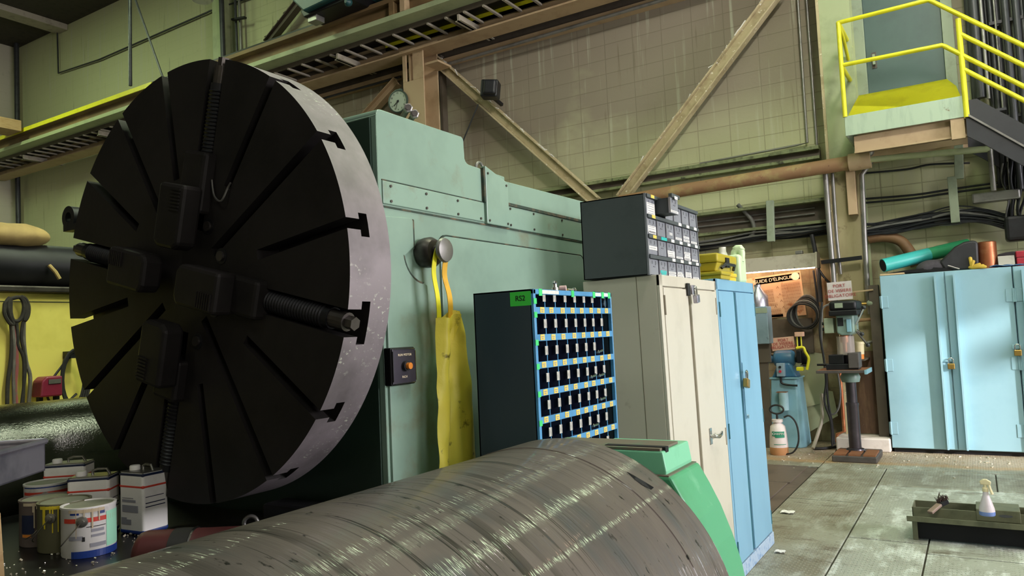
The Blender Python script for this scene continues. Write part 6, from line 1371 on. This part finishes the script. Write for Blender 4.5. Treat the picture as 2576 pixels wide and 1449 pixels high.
# ---------------- things on top of the lockers
ZK = KZ+.001
Yt = 10.75
ta, tb_ = onY(KY+.08, 2221, 668), onY(KY+.62, 2430, 618)
rT = .085
t = thing('plastic_pipe', 'teal plastic pipe with green far end lying on the pale blue lockers', 'pipe', ta)
dr_ = (tb_-ta); 
ml = MB(); md = ta+dr_*.55
ml.lathe([(rT*.9, .05), (rT*.9, 0), (rT, 0), (rT, dr_.length*.55)], ta, dr_, 28, cap=True); ml.build('teal_length', 'tealtube', t, smooth=True)
MB().lathe([(rT*.88, -.002), (rT*.88, -.004)], ta, dr_, 28).build('dark_bore', 'slot', t)
MB().cyl(md, ta+dr_*1.02, rT*.99, seg=28).build('green_length', 'greentube', t, smooth=True)
a, b_ = onY(KY+.02, 2214, 688), onY(KY+.02, 2275, 686); tag(MB().box(a.x, b_.x, KY+.0, KY+.4, ZK, ZK+.02).build('cardboard_strip', 'cardboard'), 'cardboard strip under the near end of the teal pipe', 'card')
a, b_ = onY(KY+.05, 2225, 684), onY(KY+.05, 2345, 670)
tag(MB().prism([(a.x, ZK+.021), (b_.x+.2, ZK+.001), (b_.x+.2, ZK+.03), (b_.x, ZK+.06), (a.x+.2, ZK+.045)], 1, KY+.05, KY+.35).build('black_sheet', 'black'), 'dark flat sheet lying under the teal pipe', 'sheet')
c0 = onY(KY+.12, 2346, 672)
m = MB().ball((c0.x, KY+.15, ZK+.05), .15, (1.25, .7, .75), 24, 14)
for v_ in m.bm.verts: v_.co += v_.normal*.0 + Vector((1, 1, 1))*.02*noise.noise(v_.co*8); v_.co.z = max(v_.co.z, ZK+.001)
tag(m.build('grey_cloth', 'greyrag', smooth=True), 'bunched dark grey cloth in front of the black drum', 'cloth')
d0, d1_ = onY(KY+.25, 2378, 680), onY(KY+.25, 2462, 606)
tag(MB().prism([(d0.x, ZK), (d1_.x-.02, ZK), (d1_.x-.01, d1_.z-.03), (d1_.x-.05, d1_.z), (d0.x+.22, d1_.z-.01), (d0.x+.12, d1_.z-.06), (d0.x-.05, ZK+.12)], 1, KY+.06, KY+.36).build('black_drum', 'blackdrum', bevel=.04, seg=3, smooth=True), 'black tapered drum lying behind the copper cylinder', 'drum')
k0_, k1 = onY(KY+.2, 2463, 672), onY(KY+.2, 2506, 606)
tag(MB().lathe([((k1.x-k0_.x)/2, 0), ((k1.x-k0_.x)/2, k1.z-ZK-.01), ((k1.x-k0_.x)/2-.012, k1.z-ZK)], ((k0_.x+k1.x)/2, KY+.2, ZK), seg=32).build('copper_cylinder', 'copper', smooth=True), 'orange-brown copper cylinder standing on the lockers', 'cylinder')
g0_ = onY(KY+.03, 2438, 678)
t = thing('work_glove', 'yellow leather glove crumpled on the locker top', 'glove', g0_)
m = MB()
for i, (a, l) in enumerate(((95, .13), (75, .09), (20, .10), (5, .13), (-5, .15))): m.tube(smooth_path([(g0_.x+.03, KY+.04, ZK+.018), (g0_.x+.03+.5*l*math.cos(R(a)), KY+.04-.01*i, ZK+.02+.6*l*max(0, math.sin(R(a)))), (g0_.x+.03+l*math.cos(R(a)), KY+.05-.015*i, max(ZK+.014, ZK+.02+l*math.sin(R(a))))], 4), [.02]*8+[.010], 8)
m.ball((g0_.x+.04, KY+.05, ZK+.025), .035, (1.4, 1, .7)); m.build('glove', 'glove', t, smooth=True)
pxr = [onY(KY+.03, 2384, 668), onY(KY+.03, 2414, 681)]; 
for q in pxr: q.z = max(q.z, ZK+.012)
tag(MB().tube(pxr, .010, 8).build('thin_rod', 'grey', smooth=True), 'thin rod poking out beside the glove', 'rod')
e0_ = onY(KY+.08, 2532, 655)
tag(MB().cbox((e0_.x, KY+.12, ZK+.075), .17, .02, .13, Quaternion((1, 0, 0), -.4).to_matrix()).build('tread_plate_piece', 'grey', bevel=.004), 'small piece of shiny tread plate leaning on the locker top', 'plate')
c0 = onY(KY+.05, 2530, 672); m = MB().grid(lambda u, v: Vector((c0.x-.16+.34*u, KY+.01+.12*v, ZK+.012+.02*abs(math.sin(u*9)+math.sin(v*5+u*4))*.5)), 24, 10, .004)
tag(m.build('blue_cloth', 'bluerag', smooth=True), 'blue and white cloth spread in front of the tread plate', 'cloth')
r0 = onY(KY+.12, 2558, 662); t = thing('red_toolbox', 'red metal toolbox at the right edge on the lockers', 'toolbox', (r0.x+.2, KY+.2, ZK))
MB().box(r0.x, r0.x+.45, KY+.1, KY+.32, ZK, ZK+.10).build('body', 'redtool', t, bevel=.008); MB().box(r0.x-.004, r0.x+.454, KY+.096, KY+.324, ZK+.102, ZK+.18).build('lid', 'redtool', t, bevel=.01)
tag(MB().ball((r0.x-.02, KY+.42, ZK+.10), .16, (1.5, .6, .62)).build('dark_bag', 'greyrag', smooth=True), 'dark bag behind the red toolbox', 'bag')
# ================================================================== FLOOR TRAY, BOTTLE, BRUSH
q0 = onZ(0, 2298, 1356); q1 = onZ(0, 2572, 1385)
tx0, tx1 = q0.x, q1.x+.08; ty = (q0.y+q1.y)/2
tr = thing('floor_trough', 'olive steel trough on legs standing on the floor plates, right', 'trough', ((tx0+tx1)/2, ty+.2, 0))
hz2 = onY(ty, 2300, 1307).z
MB().box(tx0, tx0+.035, ty, ty+.36, 0, hz2).box(tx1-.05, tx1-.015, ty, ty+.36, 0, hz2).box(tx0+.03, tx1-.03, ty+.17, ty+.19, 0.02, hz2).build('legs', 'trough', tr, bevel=.003)
tb = hz2+.05
m = MB(); m.box(tx0-.03, tx1+.03, ty-.05, ty-.042, hz2-.005, hz2+.035).box(tx0-.03, tx1+.03, ty-.05, ty+.09, hz2-.005, hz2).box(tx0, tx1, ty+.09, ty+.098, hz2, tb+.025).box(tx0, tx1, ty+.33, ty+.338, hz2, tb+.025).box(tx0, tx0+.008, ty+.09, ty+.338, hz2, tb+.025).box(tx1-.008, tx1, ty+.09, ty+.338, hz2, tb+.025).box(tx0, tx1, ty+.09, ty+.338, hz2, hz2+.006)
m.build('tray', 'trough', tr, bevel=.003)
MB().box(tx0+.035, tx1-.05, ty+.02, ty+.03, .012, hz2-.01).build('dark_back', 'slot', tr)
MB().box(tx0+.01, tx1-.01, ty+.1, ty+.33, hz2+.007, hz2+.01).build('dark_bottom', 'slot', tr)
bx_ = onY(ty+.1, 2457, 1310).x
bx2 = tx1-.07
bb = MB().box(bx_, bx2, ty+.085, ty+.34, hz2+.01, tb+.045).build('bottle_block', 'trough', tr, bevel=.004)
hx_ = onZ(tb+.046, 2530, 1299); MB().cyl((hx_.x, hx_.y, tb+.0455), (hx_.x, hx_.y, tb+.0465), .042, seg=28).build('round_hole', 'slot', bb)
bt = onZ(tb+.046, 2484, 1296); bz = tb+.047
t = thing('spray_bottle', 'cloudy plastic spray bottle with blue band standing in the floor trough', 'bottle', (bt.x, bt.y, bz))
MB().lathe([(.048, 0), (.050, .004), (.050, .028)], (bt.x, bt.y, bz), seg=24).build('blue_band', 'sprayblue', t, smooth=True)
MB().lathe([(.050, .028), (.047, .05), (.030, .11), (.020, .14), (.017, .165)], (bt.x, bt.y, bz), seg=24).build('flask', 'spray', t, smooth=True)
MB().lathe([(.019, .165), (.019, .19), (.012, .195), (.012, .215)], (bt.x, bt.y, bz), seg=16).build('collar', 'pail', t, smooth=True)
MB().prism([(bt.x-.032, bz+.235), (bt.x-.028, bz+.215), (bt.x+.034, bz+.212), (bt.x+.038, bz+.235), (bt.x+.012, bz+.252), (bt.x-.012, bz+.252)], 1, bt.y-.014, bt.y+.014).build('trigger_head', 'pail', t, bevel=.005)
MB().tube([(bt.x+.024, bt.y-.005, bz+.213), (bt.x+.03, bt.y-.012, bz+.185), (bt.x+.040, bt.y-.015, bz+.150)], [.008, .008, .010], 8).build('trigger', 'pail', t, smooth=True)
h0_, h1_ = onY(ty+.02, 2341, 1317), onY(ty+.12, 2366, 1297); h2_ = onY(ty+.16, 2383, 1286)
t = thing('hand_brush', 'worn hand brush lying across the front edge of the floor trough', 'brush', h0_)
h0_.z = max(h0_.z, hz2+.055); h1_.z = max(h1_.z, tb+.05); h2_.z = max(h2_.z, tb+.07)
MB().bar(h0_, h1_, .045, .022).build('handle', 'brushwood', t, bevel=.006); MB().bar(h1_, h2_, .05, .03).build('head', 'slot', t, bevel=.004)
m = MB(); rnd = random.Random(4)
for k in range(60):
    p = h1_.lerp(h2_, rnd.random())+Vector((rnd.uniform(-.02, .02), rnd.uniform(-.01, .01), .012)); m.bar(p, p+Vector((rnd.uniform(-.02, .015), rnd.uniform(-.01, .01), rnd.uniform(.02, .04))), .003, .003)
m.build('bristles', 'brush', t)
p = onZ(.012, 2574, 1318); tag(MB().cbox((p.x+.02, p.y, .03), .06, .12, .06).build('yellow_block', 'yellow', bevel=.01), 'yellow block on the floor behind the trough, right edge', 'block')
# litter on the floor
for (px, py), s, l in (((1982, 1291), .055, 'crumpled white paper scrap on the floor plates near the sky blue cabinet'), ((1963, 1391), .035, 'small pale leaf-like scrap beside the sky blue cabinet foot'), ((2286, 1136), .05, 'white fragment under the pale blue locker')):
    p = onZ(.0, px, py); m = MB().grid(lambda u, v: Vector((p.x+(u-.5)*s*2, p.y+(v-.5)*s*1.6, .006+.010*abs(math.sin(u*5+v*7)))), 6, 6, .002); tag(m.build('paper_scrap', 'white'), l, 'scrap')
m = MB(); rnd = random.Random(21)
for k in range(300):
    px, py = rnd.uniform(1945, 2560), rnd.gauss(1148, 16)
    p = onZ(0, px, min(max(py, 1120), 1235)); 
    if p.y > 10.4 or (bx0-.03 < p.x < bx1+.03 and 9.55 < p.y < 10.25): continue
    s = rnd.uniform(.006, .018); m.cbox((p.x, p.y, s*.3), s*1.5, s, s*.5, Quaternion((0, 0, 1), rnd.random()*3).to_matrix())
tag(m.build('wood_chips', 'chips'), 'pale chips and grit littering the floor near the drill press', 'chips', kind='stuff')
